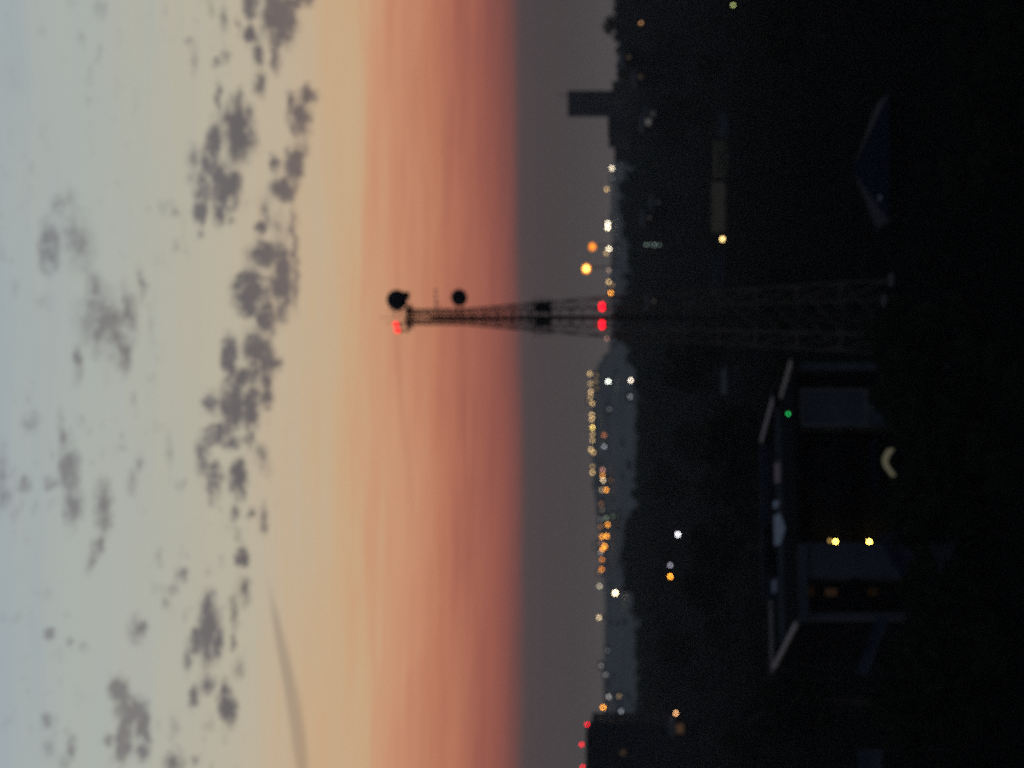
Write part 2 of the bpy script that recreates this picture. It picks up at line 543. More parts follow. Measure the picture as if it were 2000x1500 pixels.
# ================================================================== terrain
# beyond the wood the slope is paler: hazy brightness put into its colour
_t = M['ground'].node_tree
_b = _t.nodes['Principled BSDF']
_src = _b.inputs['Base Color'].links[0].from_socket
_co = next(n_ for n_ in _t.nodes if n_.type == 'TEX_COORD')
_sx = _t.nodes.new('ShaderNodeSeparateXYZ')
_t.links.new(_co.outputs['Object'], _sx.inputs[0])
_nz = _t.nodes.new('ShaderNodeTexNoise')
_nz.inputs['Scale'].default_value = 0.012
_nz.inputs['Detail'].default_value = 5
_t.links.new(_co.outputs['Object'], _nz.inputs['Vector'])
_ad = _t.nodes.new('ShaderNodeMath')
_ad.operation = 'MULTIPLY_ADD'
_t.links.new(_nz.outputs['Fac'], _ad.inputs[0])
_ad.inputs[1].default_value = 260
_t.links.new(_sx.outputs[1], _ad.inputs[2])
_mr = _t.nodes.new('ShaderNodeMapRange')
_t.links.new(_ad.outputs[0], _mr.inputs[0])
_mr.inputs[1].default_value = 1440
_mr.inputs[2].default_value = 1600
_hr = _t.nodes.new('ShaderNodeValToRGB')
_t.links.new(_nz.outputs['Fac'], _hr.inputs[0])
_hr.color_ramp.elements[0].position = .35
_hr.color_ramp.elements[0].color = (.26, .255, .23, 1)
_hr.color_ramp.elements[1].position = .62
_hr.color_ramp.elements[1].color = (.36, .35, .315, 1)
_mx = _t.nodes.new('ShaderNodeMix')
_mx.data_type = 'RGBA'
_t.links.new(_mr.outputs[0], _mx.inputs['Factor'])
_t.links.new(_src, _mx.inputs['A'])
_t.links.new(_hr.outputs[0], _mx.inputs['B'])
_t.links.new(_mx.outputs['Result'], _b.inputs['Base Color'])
RY = [-400, 0, 300, 560, 640, 690, 716, 760, 980, 1010, 1200, 1400, 1900]
RZ = [17, 17, 24, 27, 28, 31, 44, 47, 45, 39, 36, 34, 32]


def sstep(a, b, x):
    t = np.clip((x - a) / (b - a), 0, 1)
    return t * t * (3 - 2 * t)


def terr(x, y):
    x, y = np.asarray(x, float), np.asarray(y, float)
    row = 750 - x / (P * 2450)
    ridge = np.interp(row, RY, RZ)
    h = sstep(1330, 2450, y) * ridge * (1 - 0.6 * sstep(2700, 4200, y))
    h = h + sstep(1400, 2000, y) * (1.6 * np.sin(x * 0.021 + y * 0.004) + 1.2 * np.sin(x * 0.05 - y * 0.011))

    def knoll(cx, cy, rx, ry, k):
        return k * np.exp(-((x - cx) / rx) ** 2 - ((y - cy) / ry) ** 2)
    h = h + knoll(330, 1180, 178, 150, 23) + knoll(-93, 1200, 26, 100, 12) + knoll(95, 1200, 75, 120, 6.5) + knoll(30, 1220, 14, 70, 12)
    h = h + sstep(250, 420, y) * 0.5 * np.sin(x * 0.04) * np.sin(y * 0.03)
    return h


def T(x, y):
    return float(terr(x, y))


xs = np.concatenate([np.linspace(-2400, -480, 25), np.linspace(-460, 460, 185), np.linspace(480, 2400, 25)])
ys = np.concatenate([np.linspace(-260, 80, 8), np.linspace(100, 1300, 80), np.linspace(1315, 2800, 110), np.linspace(2850, 4200, 20)])
gx, gy = np.meshgrid(xs, ys)
gz = terr(gx, gy)
nv = np.stack([gx.ravel(), gy.ravel(), gz.ravel()], 1)
i0 = (np.arange(len(ys) - 1)[:, None] * len(xs) + np.arange(len(xs) - 1)[None]).ravel()
gf = np.stack([i0, i0 + 1, i0 + 1 + len(xs), i0 + len(xs)], 1)
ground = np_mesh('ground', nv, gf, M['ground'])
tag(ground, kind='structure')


def at(x, y, D):
    """world point seen at photograph column x, row y, at distance D"""
    return Vector(((750 - y) * P * D, D, EYE + (HOR - x) * P * D))


def land(x, y, hgt, d0=300.0, d1=2440.0, step=6.0):
    """where along that line of sight something hgt metres tall stands on the ground"""
    D = d0
    while D < d1:
        p = at(x, y, D)
        if p.z - hgt <= T(p.x, p.y):
            return D
        D += step
    return d1


# ================================================================== vegetation
def leaf_cloud(centres, radii, n_each, size, seed, squash=0.8):
    g = np.random.default_rng(seed)
    cs, rs = np.repeat(np.asarray(centres, float), n_each, 0), np.repeat(np.asarray(radii, float), n_each)
    n = len(cs)
    d = g.normal(size=(n, 3))
    d /= np.linalg.norm(d, axis=1)[:, None]
    rad = rs * (0.45 + 0.55 * g.random(n) ** 0.5)
    pos = cs + d * rad[:, None] * np.array([1, 1, squash])
    a = g.normal(size=(n, 3))
    a /= np.linalg.norm(a, axis=1)[:, None]
    b = np.cross(a, g.normal(size=(n, 3)))
    b /= np.linalg.norm(b, axis=1)[:, None]
    s = size * (0.6 + 0.8 * g.random(n))[:, None]
    q = np.stack([pos - a * s - b * s * .5, pos + a * s * .2 - b * s * .7, pos + a * s + b * s * .5, pos - a * s * .2 + b * s * .7], 1)
    return q.reshape(-1, 3), np.arange(n * 4).reshape(-1, 4)


def tree_proto(name, h, w, seed, leafm, per=42, blobs=26, size=0.42):
    g = np.random.default_rng(seed)
    root = empty(name, (0, 0, 0))
    m = MB()
    lean = g.normal(size=2) * 0.03 * h
    pts = [(0, 0, -0.3), (lean[0] * .3, lean[1] * .3, h * .25), (lean[0] * .7, lean[1] * .7, h * .5), (lean[0], lean[1], h * .8)]
    m.tube(pts, [.032 * h, .024 * h, .016 * h, .006 * h], 7)
    cen, rad = [], []
    for k in range(blobs):
        a = g.random() * 6.283
        zz = h * (0.36 + 0.62 * g.random())
        prof = math.sin(math.pi * min(1, max(0, (zz / h - 0.25) / 0.82))) ** 0.7
        rr = w * 0.5 * prof * (0.25 + 0.75 * g.random() ** 0.5)
        c = (lean[0] + rr * math.cos(a), lean[1] + rr * math.sin(a), zz)
        cen.append(c)
        rad.append(h * (0.07 + 0.08 * g.random()))
        if k < 9:
            zb = h * (0.25 + 0.3 * g.random())
            m.tube([(lean[0] * .6, lean[1] * .6, zb), tuple((c[i] + (lean[0] * .6, lean[1] * .6, zb)[i]) / 2 + (0, 0, .03 * h)[i] for i in range(3)), c], [.011 * h, .007 * h, .003 * h], 5)
    m.build('trunk', M['bark'], root)
    v, f = leaf_cloud(cen, rad, per, size, seed + 50)
    np_mesh('crown', v, f, leafm, root)
    return root


# far wood along the foot of the hill: one mass nobody could count
cen, rad, tops = [], [], []
g = np.random.default_rng(11)
for k in range(900):
    D = 820 + 530 * g.random() ** 0.7
    X = (g.random() * 2 - 1) * 750 * P * D * 1.22
    base = T(X, D)
    row = 750 - X / (P * D)
    if 150 < row < 345 and D > 1150:
        continue
    hh = 9.5 + 4.5 * g.random()
    for j in range(5):
        cen.append((X + g.normal() * 1.6, D + g.normal() * 1.6, base + hh * (0.35 + 0.58 * (j / 4.0)) - 0.9))
        rad.append((2.6 + 0.9 * g.random()) * (1.15 - 0.11 * j))
v, f = leaf_cloud(cen, rad, 26, 1.0, 12)
wood = np_mesh('woodland', v, f, M['leaf2'])
tag(wood, 'dark belt of trees below the hillside lights', 'woodland', kind='stuff')
# scrub on the hill slope
cen, rad = [], []
for k in range(170):
    D = 1420 + 1020 * g.random()
    X = (g.random() * 2 - 1) * 750 * P * D * 1.15
    cen.append((X, D, T(X, D) + 0.8))
    rad.append(1.6 + 2.4 * g.random())
v, f = leaf_cloud(cen, rad, 22, 1.1, 13, 0.7)
scrub = np_mesh('scrub', v, f, M['leaf'])
tag(scrub, 'low dark bushes scattered over the hazy hill slope', 'scrub', kind='stuff')
# rough grass and weeds on the unlit ground nearest to the camera
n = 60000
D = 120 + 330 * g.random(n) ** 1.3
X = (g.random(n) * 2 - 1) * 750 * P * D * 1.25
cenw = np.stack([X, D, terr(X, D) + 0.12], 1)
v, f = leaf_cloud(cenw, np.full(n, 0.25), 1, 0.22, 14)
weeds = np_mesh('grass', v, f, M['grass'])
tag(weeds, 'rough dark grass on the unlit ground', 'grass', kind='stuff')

protos = [tree_proto('leafy_tree', 9.0, 7.5, 21, M['leaf']), tree_proto('leafy_tree', 11.0, 7.0, 22, M['leaf2']),
          tree_proto('leafy_tree', 7.0, 7.0, 23, M['leaf']), tree_proto('leafy_tree', 13.0, 9.0, 24, M['leaf2'], blobs=34)]
used = set()


def plant(k, X, D, sc, label, group, cat='tree'):
    if k in used:
        o = copy_tree(protos[k])
    else:
        o = protos[k]
        used.add(k)
    o.location = (X, D, T(X, D))
    o.rotation_euler = (0, 0, rng.random() * 6.28)
    o.scale = (sc, sc, sc * (0.92 + 0.16 * rng.random()))
    tag(o, label, cat, group)
    return o


# round crowns that stand out on the skyline at the right of the place (top edge of the picture)
for (row, D, k, sc, lab) in [
        (48, 1140, 3, 1.32, 'broad round tree top rising highest on the skyline beyond the tower block'),
        (137, 1120, 3, 1.16, 'small round tree top on the skyline close beside the tower block'),
        (5, 1120, 1, 1.0, 'tree top cut by the picture edge at the end of the skyline'),
        (85, 1150, 0, 1.1, 'low tree top on the skyline between the two round crowns'),
        (655, 1225, 1, 0.9, 'dark tree top on the skyline just beside the lattice mast'),
        (1008, 1190, 3, 0.75, 'dark tree top marking the step in the skyline below the orange lamps'),
        (1060, 1195, 0, 1.1, 'low tree top under the brightest orange hillside lamps'),
        (1130, 1190, 1, 0.82, 'dark tree top beside the large white hillside lamp')]:
    plant(k, (750 - row) * P * D, D, sc, lab, 'trees on the skyline')
# trees standing in the unlit ground: too dark to tell apart
spots = []
for _ in range(4000):
    if len(spots) >= 46:
        break
    D = 215 + 560 * rng.random()
    X = (rng.random() * 2 - 1) * 750 * P * D * 1.1
    row, k = 750 - X / (P * D), int(rng.integers(0, 4))
    hh = (9, 11, 7, 13)[k] * 1.0
    top = HOR + (EYE - hh) / (P * D)
    if D < 240 and 460 < row < 780:
        continue
    if top < 1440 and (240 < row < 600) and D < 520:
        continue
    if D < 470 and row < 480:
        k = 2
    if 640 < row < 1330 and D < 236:
        continue
    if any(abs(row - r_) < 6.5 / (P * D) and top < c_ + 12 for c_, r_ in ((1324, 1044), (1309, 1104), (1309, 1126), (1320, 1393), (1328, 1420), (1432, 10), (1275, 478), (1411, 467), (1410, 315), (1410, 405), (1395, 525))):
        continue
    if any((a - X) ** 2 + (b - D) ** 2 < 80 for a, b in spots):
        continue
    spots.append((X, D))
    plant(k, X, D, 0.85 + 0.3 * rng.random(), 'dark leafy tree lost in the unlit ground below the town', 'trees in the dark ground')
# a row of small trees hides the foot of the house
for row, D, sc in ((672, 170, .95), (705, 166, .9), (745, 164, .98), (786, 166, .92), (826, 163, .95), (965, 163, .88), (1003, 166, .93), (1165, 160, .9), (1205, 158, .86), (1250, 156, .9), (1295, 158, .95), (1345, 161, 1.0), (1392, 163, .95)):
    plant(2, (750 - row) * P * D, D, sc, 'small dark tree in the row hiding the foot of the house', 'trees before the house')
# low bushes in front of the house
bush = empty('leafy_bush', (0, 0, 0))
g = np.random.default_rng(31)
cb = [(g.normal() * 0.7, g.normal() * 0.7, 0.6 + 1.5 * g.random()) for _ in range(12)]
v, f = leaf_cloud(cb, [0.75] * 12, 60, 0.16, 32)
np_mesh('foliage', v, f, M['leaf'], bush)
mb = MB()
for c in cb[:6]:
    mb.tube([(0, 0, -0.1), (c[0] * .5, c[1] * .5, c[2] * .6), c], [.07, .045, .02], 5)
mb.build('stem', M['bark'], bush)
first = True
bsp = []
for _ in range(400):
    if len(bsp) >= 22:
        break
    D = 142 + 24 * rng.random()
    X = (rng.random() * 2 - 1) * 750 * P * D
    if any((a - X) ** 2 + (b - D) ** 2 < 9 for a, b in bsp):
        continue
    bsp.append((X, D))
    o = bush if first else copy_tree(bush)
    first = False
    s = 0.8 + 0.5 * rng.random()
    o.location = (X, D, T(X, D))
    o.scale = (s, s, s * 0.9)
    o.rotation_euler = (0, 0, rng.random() * 6.28)
    tag(o, 'black bush in the dark foreground before the flat-roofed house', 'bush', 'bushes in the dark foreground')

# ================================================================== lattice mast
TD = 215.0
TX = (750 - 619) * P * TD
tower = empty('lattice_mast', (TX, TD, T(TX, TD)), R(18))
tag(tower, 'tall steel lattice mast with two drum dishes and red lights', 'mast')
ZS = [0, 27.7, 41.3, 47.0]
WS = [5.6, 3.0, 1.16, 1.10]


def half(z):
    return float(np.interp(z, ZS, WS)) / 2


def corner(i, z):
    w = half(z)
    sx, sy = ((1, 1), (-1, 1), (-1, -1), (1, -1))[i % 4]
    return (sx * w, sy * w, z)


for i in range(4):
    m = MB()
    for za, zb in zip(ZS, ZS[1:]):
        m.bar(corner(i, za), corner(i, zb + 0.02), 0.16 if zb < 30 else 0.11)
    m.build('leg', M['steel'], tower)
    m = MB().box(corner(i, 0)[0] - .5, corner(i, 0)[0] + .5, corner(i, 0)[1] - .5, corner(i, 0)[1] + .5, -.4, .35)
    m.build('footing', M['concrete'], tower)
levels = [0.35]
while levels[-1] < 46.0:
    levels.append(min(46.9, levels[-1] + max(1.05, half(levels[-1]) * 1.65)))
m = MB()
for za, zb in zip(levels, levels[1:]):
    for i in range(4):
        m.bar(corner(i, zb), corner(i + 1, zb), 0.075 if zb < 40 else .06)
        m.bar(corner(i, za), corner(i + 1, zb), 0.07 if zb < 40 else .055)
        m.bar(corner(i + 1, za), corner(i, zb), 0.07 if zb < 40 else .055)
tag(m.build('bracing', M['steel'], tower), kind='stuff')
m = MB()                                           # ladder with feeder cables on the inside
for s in (-.2, .2):
    m.bar((s, .28, 0.3), (s, .28, 46.6), 0.055)
k = 0.6
while k < 46.4:
    m.bar((-.2, .28, k), (.2, .28, k), 0.03)
    k += 0.35
m.build('ladder', M['dark_steel'], tower)
m = MB()
for q in range(5):
    m.tube([(-.22 + q * .075, .12, 0.2), (-.22 + q * .075, .12, 44.5)], [.032, .032], 6)
m.build('feeder_cable', M['dark_steel'], tower)


def platform(z, w, name='platform', rail=1.1):
    m = MB().box(-w, w, -w, -w * .45, z, z + .09).box(-w, w, w * .45, w, z, z + .09)
    m.box(-w, -w * .45, -w * .45, w * .45, z, z + .09).box(w * .45, w, -w * .45, w * .45, z, z + .09)
    pl = m.build(name, M['dark_steel'], tower)
    r = MB()
    c = [(w, w), (-w, w), (-w, -w), (w, -w)]
    for i in range(4):
        a, b = c[i], c[(i + 1) % 4]
        for hh in (rail * .5, rail):
            r.bar((*a, z + hh), (*b, z + hh), .06)
        for t in (0, .33, .66):
            x, y = a[0] + (b[0] - a[0]) * t, a[1] + (b[1] - a[1]) * t
            r.bar((x, y, z + .09), (x, y, z + rail), .05)
    r.build('railing', M['dark_steel'], pl)


zz = lambda col: EYE + (HOR - col) * P * TD
platform(zz(1076), 1.42, rail=1.7)
# equipment cabinets on the platform
for a, b in ((-1.2, -.9), (.35, -1.25), (-.3, .7), (.75, .5)):
    MB().box(a, a + .6, b, b + .45, zz(1076) + .1, zz(1076) + 1.5).build('cabinet', M['dark_steel'], tower)
platform(46.25, 0.95, rail=.55)
ca, sa = math.cos(-R(18)), math.sin(-R(18))


def tl(wx, wy, z):
    """mast-local point from offsets along the world axes"""
    return (wx * ca - wy * sa, wx * sa + wy * ca, z)


def dish(col, row, diam):
    wx = (750 - row) * P * TD - TX
    z = zz(col)
    r = diam / 2
    d = empty('drum_dish', tl(wx, -0.9, z))
    d.parent = tower
    d.rotation_euler = (0, 0, R(-18) + R(12))
    # shrouded drum pointing at the viewer, slightly turned: dome front, cylinder, shallow back
    m = MB()
    prof = [(0.02, -.62), (r * .5, -.58), (r * .85, -.50), (r, -.42), (r, .18), (r * .92, .26), (r * .45, .40), (0.05, .46)]
    m.tube([(0, q, 0) for _, q in prof], [q for q, _ in prof], 28)
    m.build('drum', M['dish'], d, True)
    m = MB()
    m.tube([(0, .45, 0), (0, .9, 0)], [.09, .09], 8)
    m.bar((0, .8, -r * .9), (0, .8, r * .9), .11)
    m.bar((0, .8, -.3), (-wx + .3, .95, -.3), .1)
    m.bar((0, .8, .3), (-wx + .3, .95, .3), .1)
    m.build('mount', M['dark_steel'], d)
    return d


dish(777, 587.5, 1.92)
dish(898, 582.5, 1.55)
# small unit under the upper dish
wx = (750 - 578) * P * TD - TX
MB().box(*(lambda p: (p[0] - .32, p[0] + .32, p[1] - .25, p[1] + .25, zz(790) - .5, zz(790) + .45))(tl(wx, -.3, 0))).build('radio_unit', M['dish'], tower)
# sideways aerial between the dishes
m = MB()
z = zz(853)
m.bar(tl(.3, -.3, z), tl((750 - 562) * P * TD - TX, -.3, z + .12), .07)
for q in range(5):
    x = .9 + q * .42
    m.bar(tl(x, -.3, z - .28 + .03 * q), tl(x, -.3, z + .34 - .02 * q), .04)
m.bar(tl(.35, -.3, z - .9), tl(1.5, -.3, z), .05)
m.build('yagi_aerial', M['steel'], tower)
for (row, col) in ((620, 741), (631, 752), (607, 757)):
    wx = (750 - row) * P * TD - TX
    MB().tube([tl(wx, 0, 46.3), tl(wx, 0, zz(col))], [.04, .022], 6).build('whip_aerial', M['steel'], tower)
# outrigger carrying the top beacons
m = MB()
bx = (750 - 648) * P * TD - TX
m.bar(tl(bx - .1, -.5, zz(797)), tl(1.0, -.5, zz(797)), .16, .2)
m.build('outrigger', M['dark_steel'], tower)
RED = (1.0, 0.003, 0.014)


def beacon(parent, loc, r, strength, mast_from=None):
    b = MB().ball((0, 0, 0), r, 10, 6, 1.1).build('beacon', glow_mat(RED, strength), parent, True)
    b.location = loc
    mm = MB().tube([(0, 0, -r * 1.9), (0, 0, -r * 1.05)], [r * .9, r * .9], 8)
    if mast_from is not None:
        mm.tube([(0, 0, mast_from - loc[2]), (0, 0, -r * 1.9)], [.05, .05], 6)
    mm.build('beacon_base', M['dark_steel'], b)


for (col, row) in ((774, 633.5), (777, 645.5)):
    beacon(tower, tl((750 - row) * P * TD - TX, -.5, zz(col)), .25, 2.2, zz(797))
for (col, row) in ((1176, 597), (1176, 604), (1176, 631.5), (1176, 639)):
    wx = (750 - row) * P * TD - TX
    beacon(tower, tl(wx, -half(zz(1176)) * 1.28 - .25, zz(1176)), .20, 5.0)
m = MB()
z = zz(1181) - .12
q = half(z) * 1.28 + .1
m.bar(tl(-1.45, -q, z), tl(1.45, -q, z), .09)
m.bar(tl(-.5, -q, z), tl(-.5, 0, z), .08)
m.bar(tl(.5, -q, z), tl(.5, 0, z), .08)
m.build('beacon_rail', M['dark_steel'], tower)

# ================================================================== flat-roofed house
TH = R(15)
A = Vector(((290 - 750) * P * 173, 173.0, 0))
WD, LN, ZR = 20.6, 27.0, 12.5
house = empty('flat_roofed_house', A, TH)
tag(house, 'big flat-roofed house with pale roof edges and two yellow lamps', 'house')


def hb(name, m_, *boxes, parent=None):
    b = MB()
    for q in boxes:
        b.box(*q)
    return b.build(name, m_, parent or house)


hb('wall', M['darkwall'], (0.3, WD - .3, 2.2, LN - .3, -.5, ZR - .35))
hb('roof', M['bitumen'], (-.3, WD + .3, -.4, LN + .3, ZR - .34, ZR))
hb('fascia', M['plaster'], (-.32, 5.9, -.43, -.403, ZR - .75, ZR - .02))
# pale copings: left side, right side in two heights, back
MB().box(-.50, -.12, -.35, LN * .92, ZR + .02, ZR + .26).build('parapet', M['coping'], house)
MB().box(WD - .02, WD + .34, -.3, 11.0, ZR + .02, ZR + .24).build('parapet', M['coping'], house)
pr = MB().box(WD - .1, WD + .3, 11.4, LN - .2, ZR + .02, ZR + .70).build('parapet', M['darkwall'], house)
MB().box(WD - .14, WD + .36, 11.3, LN - .15, ZR + .702, ZR + .86).build('coping', M['coping'], pr)
MB().box(-.5, 6.0, LN - .1, LN + .28, ZR + .02, ZR + .30).build('parapet', M['coping'], house)
MB().box(6.1, WD - .2, LN - .1, LN + .25, ZR + .02, ZR + .95).build('parapet', M['bluewall'], house)
MB().box(.2, WD - .4, 12.6, 12.85, ZR + .02, ZR + .5).build('roof_kerb', M['plaster'], house)
hb('stair_head', M['darkwall'], (7.8, 11.6, 19.5, 24.0, ZR + .02, ZR + 1.0))
# front: corner column, two piers, floors, recessed dark bays
hb('corner_column', M['plaster'], (-.05, .52, -.2, .42, -.3, ZR - .36))
hb('pier', M['plaster'], (3.3, 6.05, -.15, 2.15, -.3, ZR - .76))
p2 = hb('pier', M['plaster'], (15.5, 18.45, -.1, 2.15, -.3, ZR - .42))
MB().box(15.42, 15.6, -.2, -.12, 6.6, ZR - .5).box(18.35, 18.53, -.2, -.12, 6.6, ZR - .5).box(15.6, 18.35, -.2, -.12, ZR - .72, ZR - .5).box(15.6, 18.35, -.2, -.12, 6.6, 6.8).build('trim', M['concrete'], p2)
hb('corner_column', M['plaster'], (WD - .5, WD + .05, -.2, .42, -.3, ZR - .36))
for z in (4.1, 8.2):
    hb('floor_slab', M['darkwall'], (.55, 3.28, -.1, 2.15, z - .13, z + .13))
    hb('floor_slab', M['darkwall'], (6.08, 15.47, -.1, 2.15, z - .13, z + .13))
    hb('floor_slab', M['darkwall'], (18.48, WD - .53, -.1, 2.15, z - .13, z + .13))


def window(x0, x1, z0, z1, pane=None, yy=2.2, parent=None):
    fr = MB().box(x0, x1, yy - .09, yy - .01, z0, z0 + .09).box(x0, x1, yy - .09, yy - .01, z1 - .09, z1).box(x0, x0 + .09, yy - .09, yy - .01, z0 + .09, z1 - .09) \
        .box(x1 - .09, x1, yy - .09, yy - .01, z0 + .09, z1 - .09).box((x0 + x1) / 2 - .035, (x0 + x1) / 2 + .035, yy - .09, yy - .01, z0 + .09, z1 - .09).build('window', M['frame'], parent or house)
    MB().box(x0 + .09, x1 - .09, yy - .05, yy - .02, z0 + .09, z1 - .09).build('pane', pane or M['glass'], fr)
    return fr


for fl in (0.6, 4.9, 9.0):
    for x in (7.0, 9.6, 12.4):
        window(x, x + 1.9, fl, fl + 1.9)
    window(18.7, 19.9, fl, fl + 1.7)
window(1.2, 2.9, .6, 2.3)
window(2.15, 2.85, 9.15, 10.25, glow_mat((1.0, .52, .28), 0.022))
window(2.15, 2.9, 5.9, 6.9, glow_mat((1.0, .55, .2), 0.007))
window(2.2, 3.0, 10.9, 11.7, glow_mat((1.0, .5, .25), 0.007))
# balustrade of the middle bays, bar by bar
for z in (4.25, 8.35):
    rl = MB().bar((6.1, -.02, z + 1.0), (15.45, -.02, z + 1.0), .07).build('balustrade', M['dark_steel'], house)
    bar0 = None
    x = 6.4
    while x < 15.3:
        if bar0 is None:
            bar0 = MB().bar((0, 0, 0), (0, 0, .97), .03).build('baluster', M['dark_steel'], rl)
            b_ = bar0
        else:
            b_ = bar0.copy()
            COL.objects.link(b_)
        b_.location = (x, -.02, z)
        x += .45
# yellow wall lamps: hung in the dark bay beside the pier
YEL = (1.0, 0.68, 0.10)


def hlocal(col, row, depth_y):
    """house-local point on the plane y=depth_y seen at that photograph position"""
    a = (750 - row) * P
    e = (HOR - col) * P
    c, s = math.cos(TH), math.sin(TH)
    # X = a*D ; local y = -(X-Ax)*s + (D-Ay)*c
    D = (depth_y - A.x * s + A.y * c) / (c - a * s)
    X, Z = a * D, EYE + e * D
    return ((X - A.x) * c + (D - A.y) * s, depth_y, Z)


def wall_lamp(col, row, r, strength, colr=YEL, y=.25):
    p = hlocal(col, row, y)
    b = MB().ball((0, 0, 0), r, 12, 8).build('wall_lamp', glow_mat(colr, strength), house, True)
    b.location = p
    MB().tube([(0, 0, r * .95), (0, 0, r * 1.3)], [r * .8, r * .3], 10).bar((0, 0, r * 1.25), (-.5, 0, r * 1.25), .05).build('lamp_bracket', M['dark_steel'], b)


wall_lamp(1632, 1058, .10, 34)
wall_lamp(1698, 1059, .105, 46)
wall_lamp(1621, 1056, .09, 1.6, (1.0, .6, .15))
p = hlocal(1535, 808, -.6)
gl = MB().ball((0, 0, 0), .085, 10, 6).build('indicator_lamp', glow_mat((.02, .55, .12), 4.5), house, True)
gl.location = (p[0], -.55, ZR + .5)
MB().bar((0, 0, -.5), (0, 0, -.09), .06).bar((0, 0, -.42), (0, .3, -.5), .06).build('lamp_bracket', M['dark_steel'], gl)
# washing on a line over the roof
def roofpt(col, row, z):
    D = (EYE - z) / ((col - HOR) * P)
    w = Vector(((750 - row) * P * D, D, 0)) - A
    c, s = math.cos(TH), math.sin(TH)
    return (w.x * c + w.y * s, -w.x * s + w.y * c)


line = empty('clothes_line', A + Matrix.Rotation(TH, 3, 'Z') @ Vector((0, 0, ZR)), TH)
tag(line, 'thin washing line on two posts across the flat roof', 'clothes line')
LY = 6.6
for x in (2.0, 14.6):
    MB().tube([(x, LY, 0.01), (x, LY, 2.1)], [.05, .04], 8).build('post', M['dark_steel'], line)
MB().tube([(2.0, LY, 2.02), (5, LY, 1.95), (8.3, LY, 1.92), (11.6, LY, 1.95), (14.6, LY, 2.02)], [.012] * 5, 5).build('cord', M['dark_steel'], line)


def cloth(row0, row1, col0, col1, mt, name, label, seed, droop=0.0):
    x0, _, zt = hlocal(col0, row1, LY)
    x1, _, _ = hlocal(col0, row0, LY)
    zb = hlocal(col1, row0, LY)[2]
    zt = min(zt, ZR + 1.94)
    zb = max(zb, ZR + .05)
    gg = np.random.default_rng(seed)
    nx, nz = 16, 8
    m = MB()
    ph = gg.random() * 6
    for side in (0, 1):
        for j in range(nz + 1):
            for i in range(nx + 1):
                s, t = i / nx, j / nz
                wob = .10 * t * math.sin(ph + s * 14) + .05 * t * math.sin(ph * 2 + s * 31)
                hem = (zt - zb) * (t * (1 - droop * (1 - math.sin(math.pi * min(1, s * 1.05))))) + .04 * t * math.sin(9 * s + ph)
                x = x0 + (x1 - x0) * (s + .06 * t * math.sin(7 * s + ph))
                m.v.append((x, LY + wob - 1.7 * hem, zt + .02 - hem * .62 + (.014 if side else -.014)))
    o_ = (nx + 1) * (nz + 1)
    for j in range(nz):
        for i in range(nx):
            a = j * (nx + 1) + i
            m.f.append((a, a + 1, a + nx + 2, a + nx + 1))
            m.f.append((o_ + a, o_ + a + nx + 1, o_ + a + nx + 2, o_ + a + 1))
    for i in range(nx):
        for j0 in (0, nz):
            a = j0 * (nx + 1) + i
            m.f.append((a, a + 1, o_ + a + 1, o_ + a))
    ob = m.build(name, mt, None, True)
    ob.location = A
    ob.rotation_euler = (0, 0, TH)
    tag(ob, label, 'cloth', 'washing on the roof line')


cloth(1008, 1066, 1513, 1541, M['cloth_white'], 'hanging_sheet', 'large white sheet hung over the flat roof of the house', 41, .45)
cloth(906, 944, 1514, 1527, M['cloth_pink'], 'hanging_cloth', 'pink cloth hung on the roof line of the house', 42)
cloth(980, 994, 1511, 1526, M['cloth_white'], 'hanging_cloth', 'small pale cloth between the pink cloth and white sheet', 43, .3)
cloth(1135, 1160, 1508, 1521, M['cloth_grey'], 'hanging_cloth', 'dull mauve cloth at the far end of the washing line', 44)

# lean-to of blue sheet under the lamps and a second one at the house corner
def tarp(name, pts_front, pts_back, label, seed):
    """a sagging sheet between a front and a back edge, on poles"""
    root = empty(name, (0, 0, 0))
    tag(root, label, 'awning')
    gg = np.random.default_rng(seed)
    m = MB()
    nx, ny = 14, 8
    f0, f1 = map(Vector, pts_front)
    b0, b1 = map(Vector, pts_back)
    for side in (0, 1):
        for j in range(ny + 1):
            for i in range(nx + 1):
                s, t = i / nx, j / ny
                q = (f0.lerp(f1, s)).lerp(b0.lerp(b1, s), t)
                sag = -.28 * math.sin(math.pi * s) * math.sin(math.pi * t) + .06 * math.sin(11 * s + seed) * math.sin(5 * t + 1)
                m.v.append((q.x, q.y, q.z + sag - side * .02))
    o_ = (nx + 1) * (ny + 1)
    for j in range(ny):
        for i in range(nx):
            a = j * (nx + 1) + i
            m.f.append((a, a + 1, a + nx + 2, a + nx + 1))
            m.f.append((o_ + a, o_ + a + nx + 1, o_ + a + nx + 2, o_ + a + 1))
    m.build('sheet', M['bluesheet'], root, True)
    for q in (f0, f1, b0, b1):
        gz_ = T(q.x, q.y)
        MB().tube([(q.x, q.y, gz_ - .1), (q.x, q.y, q.z + .05)], [.06, .05], 7).build('pole', M['dark_steel'], root)


tarp('blue_awning', (at(1800, 1122, 163), at(1745, 1040, 164.5)), (at(1762, 1130, 170), at(1712, 1045, 170.5)), 'blue sheet awning sloping down beside the two yellow lamps', 1)
tarp('blue_awning', (at(1738, 1205, 160), at(1692, 1320, 158)), (at(1712, 1205, 164), at(1672, 1312, 162)), 'narrow blue sheet awning slanting past the house corner', 2)
tarp('blue_awning', (at(1722, 1462, 168), at(1722, 1515, 166)), (at(1675, 1465, 176), at(1675, 1515, 174)), 'small blue sheet at the picture edge away from the house', 3)
